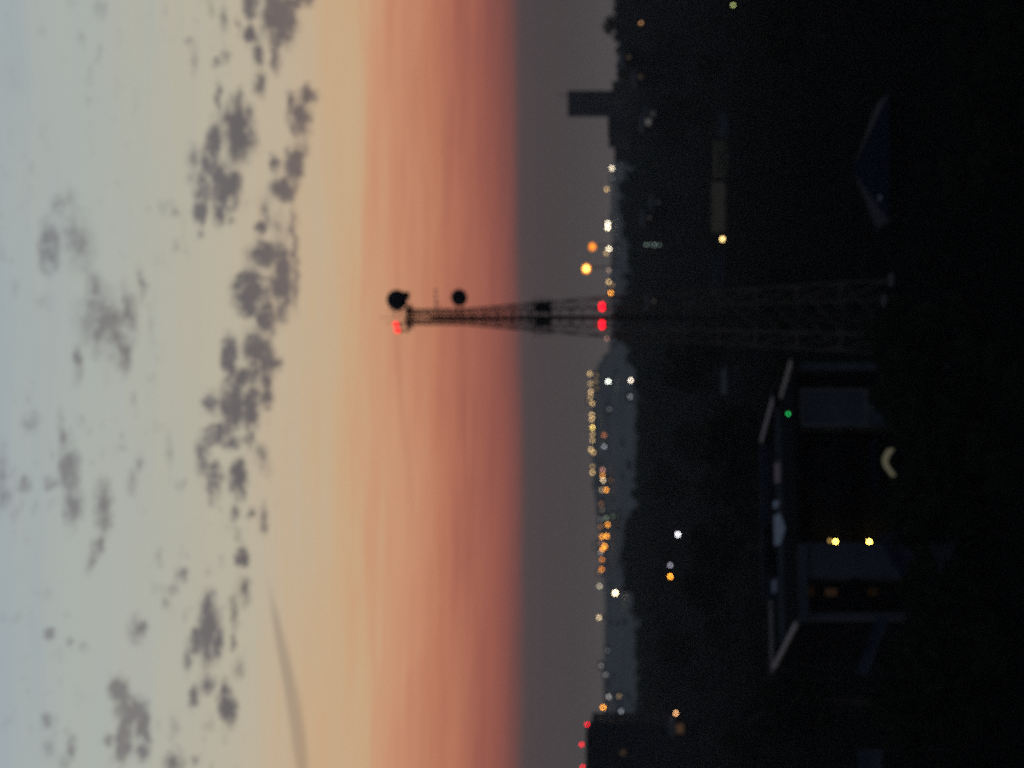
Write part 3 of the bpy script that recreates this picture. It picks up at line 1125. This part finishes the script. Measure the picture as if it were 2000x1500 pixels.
# lamplight at the foot of the house, put in as a glowing crescent
porch = empty('porch_lean_to', A, TH)
tag(porch, 'low porch with a glowing lamplit patch at the foot of the house', 'porch')
px0, _, pz1 = hlocal(1722, 930, -1.6)
px1, _, pz0 = hlocal(1750, 876, -1.6)
MB().box(px0 - .5, px1 + .5, -1.5, -.25, -.3, pz1 + .25).build('wall', M['darkwall'], porch)
MB().hexa([(px0 - .8, -2.0, pz1 + .26), (px1 + .8, -2.0, pz1 + .26), (px1 + .8, -.22, pz1 + .6), (px0 - .8, -.22, pz1 + .6),
           (px0 - .8, -2.0, pz1 + .36), (px1 + .8, -2.0, pz1 + .36), (px1 + .8, -.22, pz1 + .7), (px0 - .8, -.22, pz1 + .7)]).build('roof', M['bluesheet'], porch)
m = MB()
n0 = 12
arc = [(px0 + (px1 - px0) * i / n0, pz0 + (pz1 - pz0) * (.34 + .58 * math.sin(math.pi * (.05 + .80 * i / n0)) ** 1.4)) for i in range(n0 + 1)]
low_ = [(px0 + (px1 - px0) * i / n0, pz0 + (pz1 - pz0) * (.06 + .50 * math.sin(math.pi * (.05 + .85 * i / n0)) ** 2)) for i in range(n0 + 1)]
for i in range(n0):
    m.hexa([(arc[i][0], -1.56, low_[i][1]), (arc[i + 1][0], -1.56, low_[i + 1][1]), (arc[i + 1][0], -1.52, low_[i + 1][1]), (arc[i][0], -1.52, low_[i][1]),
            (arc[i][0], -1.56, arc[i][1]), (arc[i + 1][0], -1.56, arc[i + 1][1]), (arc[i + 1][0], -1.52, arc[i + 1][1]), (arc[i][0], -1.52, arc[i][1])])
m.build('lamplit_patch', glow_mat((.95, .88, .58), .085), porch)

# ================================================================== blue hipped pavilion
BD = 205.0
pav = empty('blue_roofed_shed', (0, 0, 0))
tag(pav, 'low shed with a blue pyramid roof away from the mast', 'shed')
a0, a1 = at(1737, 178, BD), at(1742, 432, BD)
ap = at(1668, 330, BD + 5)
x0, x1 = a1.x, a0.x
ze, zr_ = a0.z, ap.z
zg = T((x0 + x1) / 2, BD)
m = MB()
ridge0, ridge1 = (ap.x - .4, BD + 5, zr_), (ap.x + .4, BD + 5, zr_)
c = [(x0, BD, ze), (x1, BD, ze), (x1, BD + 10, ze), (x0, BD + 10, ze)]
m.quad(c[0], c[1], ridge1, ridge0).quad(c[1], c[2], ridge1).quad(c[2], c[3], ridge0, ridge1).quad(c[3], c[0], ridge0)
m.quad(*[(q[0], q[1], q[2] - .06) for q in reversed(c)])
m.build('roof', M['bluesheet'], pav)
MB().box(x0 + .8, x1 - .8, BD + .8, BD + 9.2, zg - .3, ze - .07).build('wall', M['darkwall'], pav)
for x in (x0 + .25, (x0 + x1) / 2, x1 - .25):
    MB().box(x - .1, x + .1, BD + .15, BD + .35, zg - .2, ze - .07).build('post', M['dark_steel'], pav)
q = at(1725, 384, BD - .3)
MB().ball((0, 0, 0), .28, 10, 6, .8).build('skylight', M['cloth_white'], pav, True).location = (q.x, BD + 1.3, ze + .62)

# ================================================================== compound wall with a lamp
def boundary(row0, row1, col_top, D, mt, label, seed):
    a, b = at(col_top, row1, D), at(col_top, row0, D)
    zg = min(T(a.x, D), T(b.x, D))
    root = empty('boundary_wall', ((a.x + b.x) / 2, D, zg))
    tag(root, label, 'wall')
    L = b.x - a.x
    hgt = a.z - zg
    npan = max(2, int(round(L / 2.4)))
    w = L / npan
    pm = bpy.data.meshes.new('wall_panel')
    t_ = MB().box(.02, w - .02, -.09, .09, -.3, hgt - .12)
    pm.from_pydata(t_.v, [], t_.f)
    pm.materials.append(mt)
    for i in range(npan):
        mesh_object('wall_panel', pm, root).location = (-L / 2 + i * w, .01 * (i % 2), -.04 * (i % 3))
    for i in range(npan + 1):
        MB().box(-.14, .14, -.15, .15, -.3, hgt).build('wall_post', mt, root).location = (-L / 2 + i * w, 0, 0)
    MB().box(-L / 2 - .2, L / 2 + .2, -.2, .2, hgt + .002, hgt + .12).build('coping', mt, root)


boundary(357, 452, 1391, 505, M['cream'], 'cream wall beside the bright warm lamp, nearer of two', 1)
boundary(276, 346, 1395, 520, M['cream'], 'lower cream wall further from the warm lamp', 2)
boundary(496, 560, 1388, 500, M['bluewall'], 'blue-grey wall between the warm lamp and the mast', 3)
boundary(222, 268, 1402, 515, M['plaster'], 'short dull grey wall beyond the two cream walls', 4)

for row0, row1, D_, hh, lab in ((352, 458, 500, 1.2, 'dark hedge at the foot of the nearer cream wall'), (270, 350, 515, 3.0, 'taller dark hedge before the lower cream wall'), (490, 566, 496, 1.6, 'dark hedge before the blue-grey wall')):
    g = np.random.default_rng(row0)
    xa, xb = (750 - row1) * P * D_, (750 - row0) * P * D_
    k = int((xb - xa) / .55)
    cen = [(xa + (xb - xa) * (i + .5) / k, D_ + g.normal() * .3, T(xa, D_) + hh * q_ * (.85 + .25 * g.random())) for i in range(k) for q_ in (.3, .75)]
    v, f = leaf_cloud(cen, [.55] * len(cen), 26, .2, row1)
    hd_ = np_mesh('hedge', v, f, M['leaf2'])
    tag(hd_, lab, 'hedge')

# dim huts in the dark ground: hardly more than paler roofs
def hut(col, row, D, w, dpt, hgt, label, mt=None, win=None, rz=0.0, group='small houses in the dark ground'):
    p = at(col, row, D)
    zg = T(p.x, D)
    root = empty('small_house', (p.x, D, zg), rz)
    tag(root, label, 'house', group)
    MB().box(-w / 2, w / 2, 0, dpt, -.6, hgt).build('wall', mt or M['plaster'], root)
    rh = w * .16
    m = MB()
    m.hexa([(-w / 2 - .3, -.4, hgt + .02), (w / 2 + .3, -.4, hgt + .02), (w / 2 + .3, dpt / 2, hgt + rh), (-w / 2 - .3, dpt / 2, hgt + rh),
            (-w / 2 - .3, -.4, hgt + .16), (w / 2 + .3, -.4, hgt + .16), (w / 2 + .3, dpt / 2, hgt + rh + .16), (-w / 2 - .3, dpt / 2, hgt + rh + .16)])
    m.hexa([(-w / 2 - .3, dpt / 2 + .02, hgt + rh), (w / 2 + .3, dpt / 2 + .02, hgt + rh), (w / 2 + .3, dpt + .4, hgt + .02), (-w / 2 - .3, dpt + .4, hgt + .02),
            (-w / 2 - .3, dpt / 2 + .02, hgt + rh + .16), (w / 2 + .3, dpt / 2 + .02, hgt + rh + .16), (w / 2 + .3, dpt + .4, hgt + .16), (-w / 2 - .3, dpt + .4, hgt + .16)])
    m.build('roof', M['tile'], root)
    d = MB().box(-w * .32, -w * .32 + .9, -.05, -.005, -.1, 2.0).build('door', M['frame'], root)
    if win is None:
        fr = MB().box(w * .1, w * .1 + 1.2, -.06, -.005, 1.0, 2.1).build('window', M['frame'], root)
        MB().box(w * .1 + .08, w * .1 + 1.12, -.075, -.062, 1.08, 2.02).build('pane', M['glass'], fr)
    return root


hut(1398, 742, 470, 5.5, 6, 2.7, 'dull pale hut between the mast and the flat-roofed house', M['bluewall'])
hut(1410, 830, 455, 6, 6, 2.8, 'dull pale hut far behind the green lamp of the house', M['plaster'])

# ================================================================== tall buildings
def block(name, x0, x1, yn, dpt, ztop, mt, label, win_w, win_h, step_x, step_z, faces=('front',), joined=False, cat='building', zg=None):
    zg = min(T(x0, yn), T(x1, yn)) - .5 if zg is None else zg
    root = empty(name, ((x0 + x1) / 2, yn, zg))
    tag(root, label, cat)
    w = x1 - x0
    hgt = ztop - zg
    MB().box(-w / 2, w / 2, 0, dpt, 0, hgt - .9).build('wall', mt, root)
    m = MB().box(-w / 2 - .15, w / 2 + .15, -.15, .2, hgt - .898, hgt).box(-w / 2 - .15, w / 2 + .15, dpt - .2, dpt + .15, hgt - .898, hgt)
    m.box(-w / 2 - .15, -w / 2 + .2, .2, dpt - .2, hgt - .898, hgt).box(w / 2 - .2, w / 2 + .15, .2, dpt - .2, hgt - .898, hgt)
    m.build('parapet', mt, root)
    fme = bpy.data.meshes.new('window')
    t_ = MB().box(-win_w / 2 - .1, win_w / 2 + .1, -.10, -.004, -.1, 0).box(-win_w / 2 - .1, win_w / 2 + .1, -.10, -.004, win_h, win_h + .1) \
        .box(-win_w / 2 - .1, -win_w / 2, -.10, -.004, 0, win_h).box(win_w / 2, win_w / 2 + .1, -.10, -.004, 0, win_h)
    fme.from_pydata(t_.v, [], t_.f)
    fme.materials.append(M['frame'])
    pme = bpy.data.meshes.new('pane')
    t_ = MB().box(-win_w / 2 + .003, win_w / 2 - .003, -.05, -.006, .003, win_h - .003)
    pme.from_pydata(t_.v, [], t_.f)
    pme.materials.append(M['glass'])
    alls = MB()
    for face in faces:
        L = w if face == 'front' else dpt
        nx = int((L - 1.0) / step_x)
        z = 1.4
        while z + win_h < hgt - 1.3:
            for i in range(nx):
                s = -L / 2 + (L - (nx - 1) * step_x) / 2 + i * step_x
                if joined:
                    if face == 'front':
                        alls.box(s - win_w / 2, s + win_w / 2, -.04, -.004, z, z + win_h)
                    continue
                wn = mesh_object('window', fme, root)
                mesh_object('pane', pme, wn)
                if face == 'front':
                    wn.location = (s, 0, z)
                else:
                    wn.location = (w / 2, dpt / 2 + s, z)
                    wn.rotation_euler = (0, 0, R(90))
            z += step_z
    if joined:
        tag(alls.build('windows', M['glass'], root), kind='stuff')
    return root


# block at the lower left of the place (bottom edge of the picture) with red roof lights
D0 = 700.0
bl = at(1150, 1412, D0)
blk = block('apartment_block', at(0, 1600, D0).x, bl.x, D0, 22, at(1156, 1412, D0).z, M['block'],
            'dark apartment block at the picture edge with red lights on its roof', 1.5, 1.5, 3.1, 3.15, ('front', 'side'))
wloc = bl.x - blk.location.x
zt = at(1156, 1412, D0).z - blk.location.z
xl = (750 - 1432) * P * D0 - blk.location.x
MB().hexa([(-wloc, 3, zt - .85), (xl + 2, 3, zt - .85), (xl + 2, 18, zt - .85), (-wloc, 18, zt - .85),
           (-wloc, 3, at(1144, 0, D0).z - blk.location.z), (xl, 3, at(1144, 0, D0).z - blk.location.z), (xl, 18, at(1144, 0, D0).z - blk.location.z), (-wloc, 18, at(1144, 0, D0).z - blk.location.z)]).build('roof_house', M['block'], blk)
for (col, row) in ((1147, 1415), (1147, 1450), (1136, 1454), (1138, 1498)):
    q = at(col, row, D0 + (.4 if row == 1415 else 4))
    lz = q.z - blk.location.z
    beacon(blk, (q.x - blk.location.x, q.y - D0, lz), .28, 9, zt - .05 if row == 1415 else at(1144, 0, D0).z - blk.location.z)
q = at(1217, 1470, D0)
MB().box(-.75, .75, -.07, -.055, 0, 1.5).build('pane', glow_mat((1, .62, .38), .05), blk).location = (q.x - blk.location.x, 0, q.z - blk.location.z - .7)
# tower block on the right skyline
D1 = 1480.0
tb = block('tower_block', at(0, 223, D1).x, at(0, 177, D1).x, D1, 15, at(1109, 200, D1).z, M['block'],
           'slim tower block standing alone above the skyline', 1.6, 1.5, 2.7, 3.0, ('front',), True)
q = at(1090, 184, D1)
m = MB().tube([(q.x - tb.location.x, 6, at(1109, 0, D1).z - tb.location.z - .2), (q.x - tb.location.x, 6, q.z - tb.location.z)], [.35, .2], 6)
m.bar((q.x - tb.location.x - 1.2, 6, q.z - tb.location.z - 1), (q.x - tb.location.x + 1.2, 6, q.z - tb.location.z - 1), .3)
m.build('aerial', M['dark_steel'], tb)
for (r0, r1, col, DD, mt, lab) in [
        (224, 262, 1187, 1340, M['block'], 'low dark block joining the foot of the slim tower block'),
        (263, 284, 1189, 1330, M['brown'], 'narrow low block at the end of the row by the tower block'),
        (286, 312, 1200, 1300, M['block'], 'lowest stepped block beside the first white skyline lamp'),
        (158, 196, 1196, 1180, M['brown'], 'brown block in front of the slim tower block')]:
    block('apartment_block', at(0, r1, DD).x, at(0, r0, DD).x, DD, 14, at(col, 0, DD).z, mt, lab, 1.5, 1.4, 2.8, 3.0, ('front',), True)

# ================================================================== street lamps and lit windows
ORG, ORB = (1.0, .31, .03), (1.0, .36, .035)
YLW, WHT, WRM, PCH = (1.0, .66, .28), (1.0, .86, .60), (1.0, .76, .44), (1.0, .70, .50)
_lampmesh = {}


def street_lamp(col, row, colr, strength, label, group, hgt=8.0, r_px=1.5, D=None, name='street_lamp', cat='street lamp'):
    if r_px < 2.3:
        strength *= .85 * (r_px / 2.3) ** 2
        r_px = 2.3
    D = land(col, row, hgt) if D is None else D
    p = at(col, row, D)
    zg = T(p.x, p.y)
    root = empty(name, (p.x, p.y, zg))
    tag(root, label, cat, group)
    r = r_px * P * D
    h_ = p.z - zg
    pw = max(.09, .012 * h_)
    MB().tube([(.9, .25, -.5), (.9, .25, h_ * .6), (.9, .25, h_ + r + .15)], [pw, pw * .8, pw * .6], 7).build('pole', M['dark_steel'], root)
    MB().tube([(.9, .25, h_ + r + .12), (.45, .12, h_ + r + .34), (0, 0, h_ + r + .30)], [.06, .05, .05], 6).build('arm', M['dark_steel'], root)
    hd = MB().tube([(0, 0, h_ + r * .80), (0, 0, h_ + r + .02), (0, 0, h_ + r + .26)], [r * .66, r * .45, .08], 10).build('lamp_head', M['dark_steel'], root)
    k = (round(r, 3), colr, strength)
    if k not in _lampmesh:
        me = bpy.data.meshes.new('lamp_globe')
        t_ = MB().ball((0, 0, 0), r, 10, 7, .85)
        me.from_pydata(t_.v, [], t_.f)
        me.materials.append(glow_mat(colr, strength))
        _lampmesh[k] = me
    mesh_object('lamp_globe', _lampmesh[k], hd).location = (0, 0, h_)
    return root


def lit_house(col, row, colr, strength, label, group, D=None, wpx=(4.4, 3.6), wallm=None, w=8.5):
    D = land(col, row, 2.2) if D is None else D
    p = at(col, row, D)
    zg = T(p.x, p.y)
    hgt = max(3.6, p.z - zg + 1.6)
    strength *= 1.9
    root = empty('hill_house', (p.x, p.y, zg))
    tag(root, label, 'house', group)
    ww, wh = wpx[0] * P * D / 2, wpx[1] * P * D / 2
    MB().box(-w / 2, w / 2, .05, 7, -1.5, hgt).build('wall', wallm or M['plaster'], root)
    MB().hexa([(-w / 2 - .4, -.3, hgt + .02), (w / 2 + .4, -.3, hgt + .02), (w / 2 + .4, 7.4, hgt + .02), (-w / 2 - .4, 7.4, hgt + .02),
               (-w / 2 + .2, 3.3, hgt + 1.7), (w / 2 - .2, 3.3, hgt + 1.7), (w / 2 - .2, 3.7, hgt + 1.7), (-w / 2 + .2, 3.7, hgt + 1.7)]).build('roof', M['tile'], root)
    fr = MB().box(-ww - .15, ww + .15, -.02, .04, -wh - .15, -wh).box(-ww - .15, ww + .15, -.02, .04, wh, wh + .15).box(-ww - .15, -ww, -.02, .04, -wh, wh).box(ww, ww + .15, -.02, .04, -wh, wh).build('window', M['frame'], root)
    fr.location = (0, 0, p.z - zg)
    MB().box(-ww, ww, -.01, .045, -wh, wh).build('pane', glow_mat(colr, strength), fr)
    return root


ORD = ['first', 'second', 'third', 'fourth', 'fifth', 'sixth', 'seventh', 'eighth', 'ninth', 'tenth', 'eleventh', 'twelfth', 'thirteenth', 'fourteenth', 'fifteenth', 'sixteenth', 'seventeenth', 'eighteenth']
# --- upper row: yellow lamps along the hill road, counted from the mast
row_up = [(1152, 730, 13), (1153, 749, 8), (1154, 765, 13), (1153, 775, 8), (1157, 788, 12), (1156, 810, 14), (1156, 819, 14), (1157, 835, 27),
          (1157, 848, 9), (1157, 860, 10), (1154, 878, 15), (1159, 884, 9), (1157, 911, 6), (1157, 923, 14)]
for i, (c_, r_, s_) in enumerate(row_up):
    street_lamp(c_, r_, YLW if i != 7 else (1.0, .70, .18), s_ * .82, 'yellow lamp in the upper hillside row, %s from the mast' % ORD[i], 'yellow lamps along the hill road')
for i, (c_, r_, s_) in enumerate([(1165, 733, .28), (1164, 745, .42), (1165, 758, .2), (1151, 783, .5)]):
    lit_house(c_, r_, (1.0, .7, .4), s_, 'dim lit house window just below the upper lamp row, %s from the mast' % ORD[i], 'dim windows below the hill road')
# --- orange lamps in the middle of the hill, counted from the mast
row_or = [(1177, 929, ORB, 17), (1184, 957, ORB, 30), (1187, 1025, ORB, 26), (1176, 1048, ORB, 28), (1185, 1047, ORB, 32), (1181, 1067, ORB, 34), (1177, 1072, ORB, 30), (1176, 1093, ORG, 13), (1175, 1112, ORG, 19)]
for i, (c_, r_, k_, s_) in enumerate(row_or):
    street_lamp(c_, r_, k_, s_ * .8, 'orange lamp in the lower hillside row, %s from the mast' % ORD[i], 'orange lamps on the hill')
for (c_, r_, k_, s_, lab) in [
        (1180, 850, (1, .30, .12), 6, 'single dim red-orange lamp under the upper yellow row'),
        (1180, 872, (.85, .9, 1), 5, 'single dim white lamp under the upper yellow row'),
        (1177, 918, (1, .42, .30), 8, 'dull pink lamp touching the first orange lamp'),
        (1178, 938, WRM, 15, 'pale lamp touching the first orange lamp'),
        (1175, 957, WRM, 5, 'pale lamp right beside the second orange lamp'),
        (1188, 745, (.93, 1, .85), 34, 'bright greenish-white lamp under the first yellow lamps'),
        (1232, 743, (1, .84, .68), 26, 'bright peach-white lamp at the edge of the wood'),
        (1171, 1145, WHT, 9, 'small white lamp between the last orange and big white lamps'),
        (1170, 1206, WRM, 15, 'lone cream lamp high on the hill beyond the big white lamp'),
        (1178, 1382, ORB, 34, 'lone bright orange lamp close to the dark apartment block'),
        (1195, 329, WHT, 24, 'white lamp nearest to the low blocks on the skyline'),
        (1185, 370, YLW, 10, 'small yellow lamp second from the low blocks'),
        (1187, 436, WHT, 34, 'upper of two bright white lamps standing together'),
        (1187, 445, WHT, 42, 'lower of two bright white lamps standing together'),
        (1189, 486, WHT, 30, 'bright white lamp under the smaller orange floodlight'),
        (1184, 495, YLW, 8, 'small yellow lamp touching the white lamp under the floodlight'),
        (1189, 528, PCH, 4, 'faint peach lamp under the brightest floodlight'),
        (1189, 551, YLW, 13, 'yellow lamp between the floodlight and the mast'),
        (1193, 572, ORB, 28, 'orange lamp nearest to the mast, beside its red lights'),
        (1185, 661, (1, .5, .35), 5, 'faint pink lamp just past the mast and its red lights')]:
    street_lamp(c_, r_, k_, s_, lab, 'single lamps of the far town')
street_lamp(1202, 1158, WRM, 20, 'large cream-white lamp cluster alone below the orange row', 'single lamps of the far town', r_px=2.9)
# --- dim lit houses
for (c_, r_, k_, s_, lab) in [
        (1193, 938, (1, .6, .35), .2, 'hardly lit house below the first orange lamp'),
        (1174, 984, (1, .5, .25), .42, 'dim orange-lit house after the second orange lamp'),
        (1176, 996, (1, .85, .6), .25, 'very dim house window between the second and third orange lamps'),
        (1173, 1015, (.9, .9, .9), .28, 'dim grey house window before the third orange lamp'),
        (1184, 1012, (.75, .95, .65), .42, 'dim greenish house window before the third orange lamp'),
        (1197, 1008, (.6, .9, .6), .18, 'very dim greenish house window low by the wood'),
        (1173, 1029, (1, .5, .25), .6, 'dim orange house window above the third orange lamp'),
        (1174, 1060, (1, .5, .4), .7, 'dim pink house window among the brightest orange lamps'),
        (1164, 1066, (.9, .9, .8), .2, 'very dim house window above the brightest orange lamps'),
        (1173, 1079, (.95, .8, .75), .7, 'dim grey-pink house window under the brightest orange lamps'),
        (1171, 1118, (1, .75, .5), .35, 'dim house window touching the last orange lamp'),
        (1186, 1270, (.9, .95, 1), .2, 'faint house window nearest the cream lamp on the open hill'),
        (1174, 1300, (.95, .9, .85), .42, 'faint upper house window in the middle of the open hill'),
        (1183, 1318, (.95, .9, .85), .42, 'faint lower house window in the middle of the open hill'),
        (1189, 1361, (.95, .92, .88), .95, 'clear white house window near the last orange lamp'),
        (1209, 1360, (1, .72, .4), .5, 'dim yellow house window low on the hill near the block'),
        (1213, 1389, (.85, .92, 1), .65, 'dim bluish house window lowest on the hill near the block'),
        (1231, 775, (.9, .95, 1), .55, 'dim grey house window beside the peach-white lamp'),
        (1190, 799, (.9, .9, .9), .22, 'very dim house window under the middle of the yellow row'),
        (1196, 349, (.8, .85, .9), .22, 'very dim house window after the first white skyline lamp'),
        (1196, 556, (1, .7, .4), .45, 'dim yellow house window below the yellow lamp by the mast'),
        (1195, 563, (1, .55, .35), .4, 'dim orange house window next to the orange lamp by the mast')]:
    lit_house(c_, r_, k_, s_, lab, 'dimly lit houses of the far town')
# --- high-mast floodlights
for (c_, r_, s_, rp, lab) in [(1157, 482, 2.3, 7.0, 'smaller round orange floodlight on a high pole'), (1145, 525, 2.0, 9.0, 'brightest orange floodlight on the highest pole of the town')]:
    street_lamp(c_, r_, (1.0, .27, .02) if r_ < 500 else (1.0, .30, .03), s_, lab, 'orange floodlights above the town', r_px=rp, D=1420, name='floodlight_mast', cat='floodlight')
    if r_ > 500:
        q = at(c_, r_, 1420)
        fm_ = [o for o in COL.objects if o.name.startswith('floodlight_mast')][-1]
        MB().ball((0, 0, 0), 5.0 * P * 1420, 12, 8).build('lamp_core', glow_mat((1.0, .45, .08), 9.0), fm_, True).location = (0, -9.0 * P * 1420, q.z - fm_.location.z)
# --- nearer lamps in the dark middle ground
for (c_, r_, k_, s_, h_, rp, lab) in [
        (1324, 1044, (.92, .90, 1), 28, 7, 1.6, 'lone bluish-white lamp in the dark middle ground'),
        (1309, 1104, (.78, .74, .90), 7, 7, 1.5, 'dim violet-white lamp beside the bright orange lamp'),
        (1309, 1126, ORB, 20, 7, 2.2, 'bright orange lamp in the dark middle ground'),
        (1320, 1393, (1, .50, .22), 17, 7, 1.7, 'orange lamp in the dark ground near the apartment block'),
        (1252, 45, (1, .50, .20), 4.2, 7, 1.5, 'dull orange lamp among the dark trees beyond the tower block'),
        (1432, 10, (.86, .95, .34), 4.0, 5, 2.0, 'dull yellow-green lamp at the far picture corner'),
        (1411, 467, (1.0, .70, .27), 5.5, 2.6, 3.6, 'warm bright lamp beside the cream wall')]:
    D_ = land(c_, r_, h_) if rp < 3 else 486
    street_lamp(c_, r_, k_, s_, lab, 'lamps in the dark middle ground', hgt=h_, r_px=rp, D=D_)
for (c_, r_, k_, s_, wp, lab) in [
        (1328, 1423, (1, .52, .28), .085, (18, 14), 'dim brownish lit shed front beside the apartment block'),
        (1228, 112, (1, .72, .45), .10, (6, 6), 'very dim window among the trees beyond the tower block'),
        (1251, 150, (1, .72, .5), .09, (7, 6), 'very dim window below the brown block'),
        (1266, 238, (.95, .92, .9), .16, (12, 9), 'dim white lit front below the tower block'),
        (1275, 222, (.9, .9, .9), .06, (10, 8), 'hardly lit grey front below the tower block'),
        (1268, 425, (1, .8, .75), .14, (4, 4), 'very dim window in the dark under the two white lamps'),
        (1285, 395, (.9, .85, .9), .11, (4, 4), 'very dim window lowest under the small yellow lamp'),
        (1277, 588, (1, .85, .7), .16, (4, 4), 'very dim window in the dark beside the mast')]:
    lit_house(c_, r_, k_, s_ * .33, lab, 'dim windows in the dark middle ground', wallm=M['darkwall'], w=5.0, D=680 if r_ > 1400 else min(land(c_, r_, 2.2, 400), 790), wpx=wp)
# --- upright green sign: four lamps on a pole
Dg = 780.0
q = at(1294, 478, Dg)
gs = empty('signal_post', (q.x, q.y, T(q.x, q.y)))
tag(gs, 'upright row of four dim green lamps on a post', 'signal')
zg = gs.location.z
ztp = at(1256, 478, Dg).z - zg
MB().tube([(0, .5, -.3), (0, .5, ztp)], [.16, .12], 8).build('post', M['dark_steel'], gs)
MB().box(-.8, .8, .05, .35, at(1296, 0, Dg).z - zg, ztp).build('board', M['dark_steel'], gs)
for c_, s_ in ((1262, 1.5), (1270, 1.1), (1279, 1.9), (1288, 1.0)):
    rr = 1.7 * P * Dg
    b = MB().tube([(0, -.02, 0), (0, -.12, 0), (0, -.2, 0)], [rr, rr, rr * .5], 12).build('green_lamp', glow_mat((.40, .56, .50), s_ * .8), gs)
    b.location = (0, 0, at(c_, 0, Dg).z - zg)

# ================================================================== haze
hz = MB().box(-2500, 2500, -300, 4300, -3, 92).build('haze', M['ground'])
hm = bpy.data.materials.new('haze')
hm.use_nodes = True
t = hm.node_tree
t.nodes.clear()
vp = t.nodes.new('ShaderNodeVolumePrincipled')
vp.inputs['Color'].default_value = (0.62, 0.70, 0.80, 1)
vp.inputs['Density'].default_value = 1.2e-4
vp.inputs['Anisotropy'].default_value = 0.35
mo = t.nodes.new('ShaderNodeOutputMaterial')
t.links.new(vp.outputs[0], mo.inputs['Volume'])
hz.data.materials.clear()
hz.data.materials.append(hm)
tag(hz, 'thin evening haze over the town and hill', 'haze', kind='stuff')
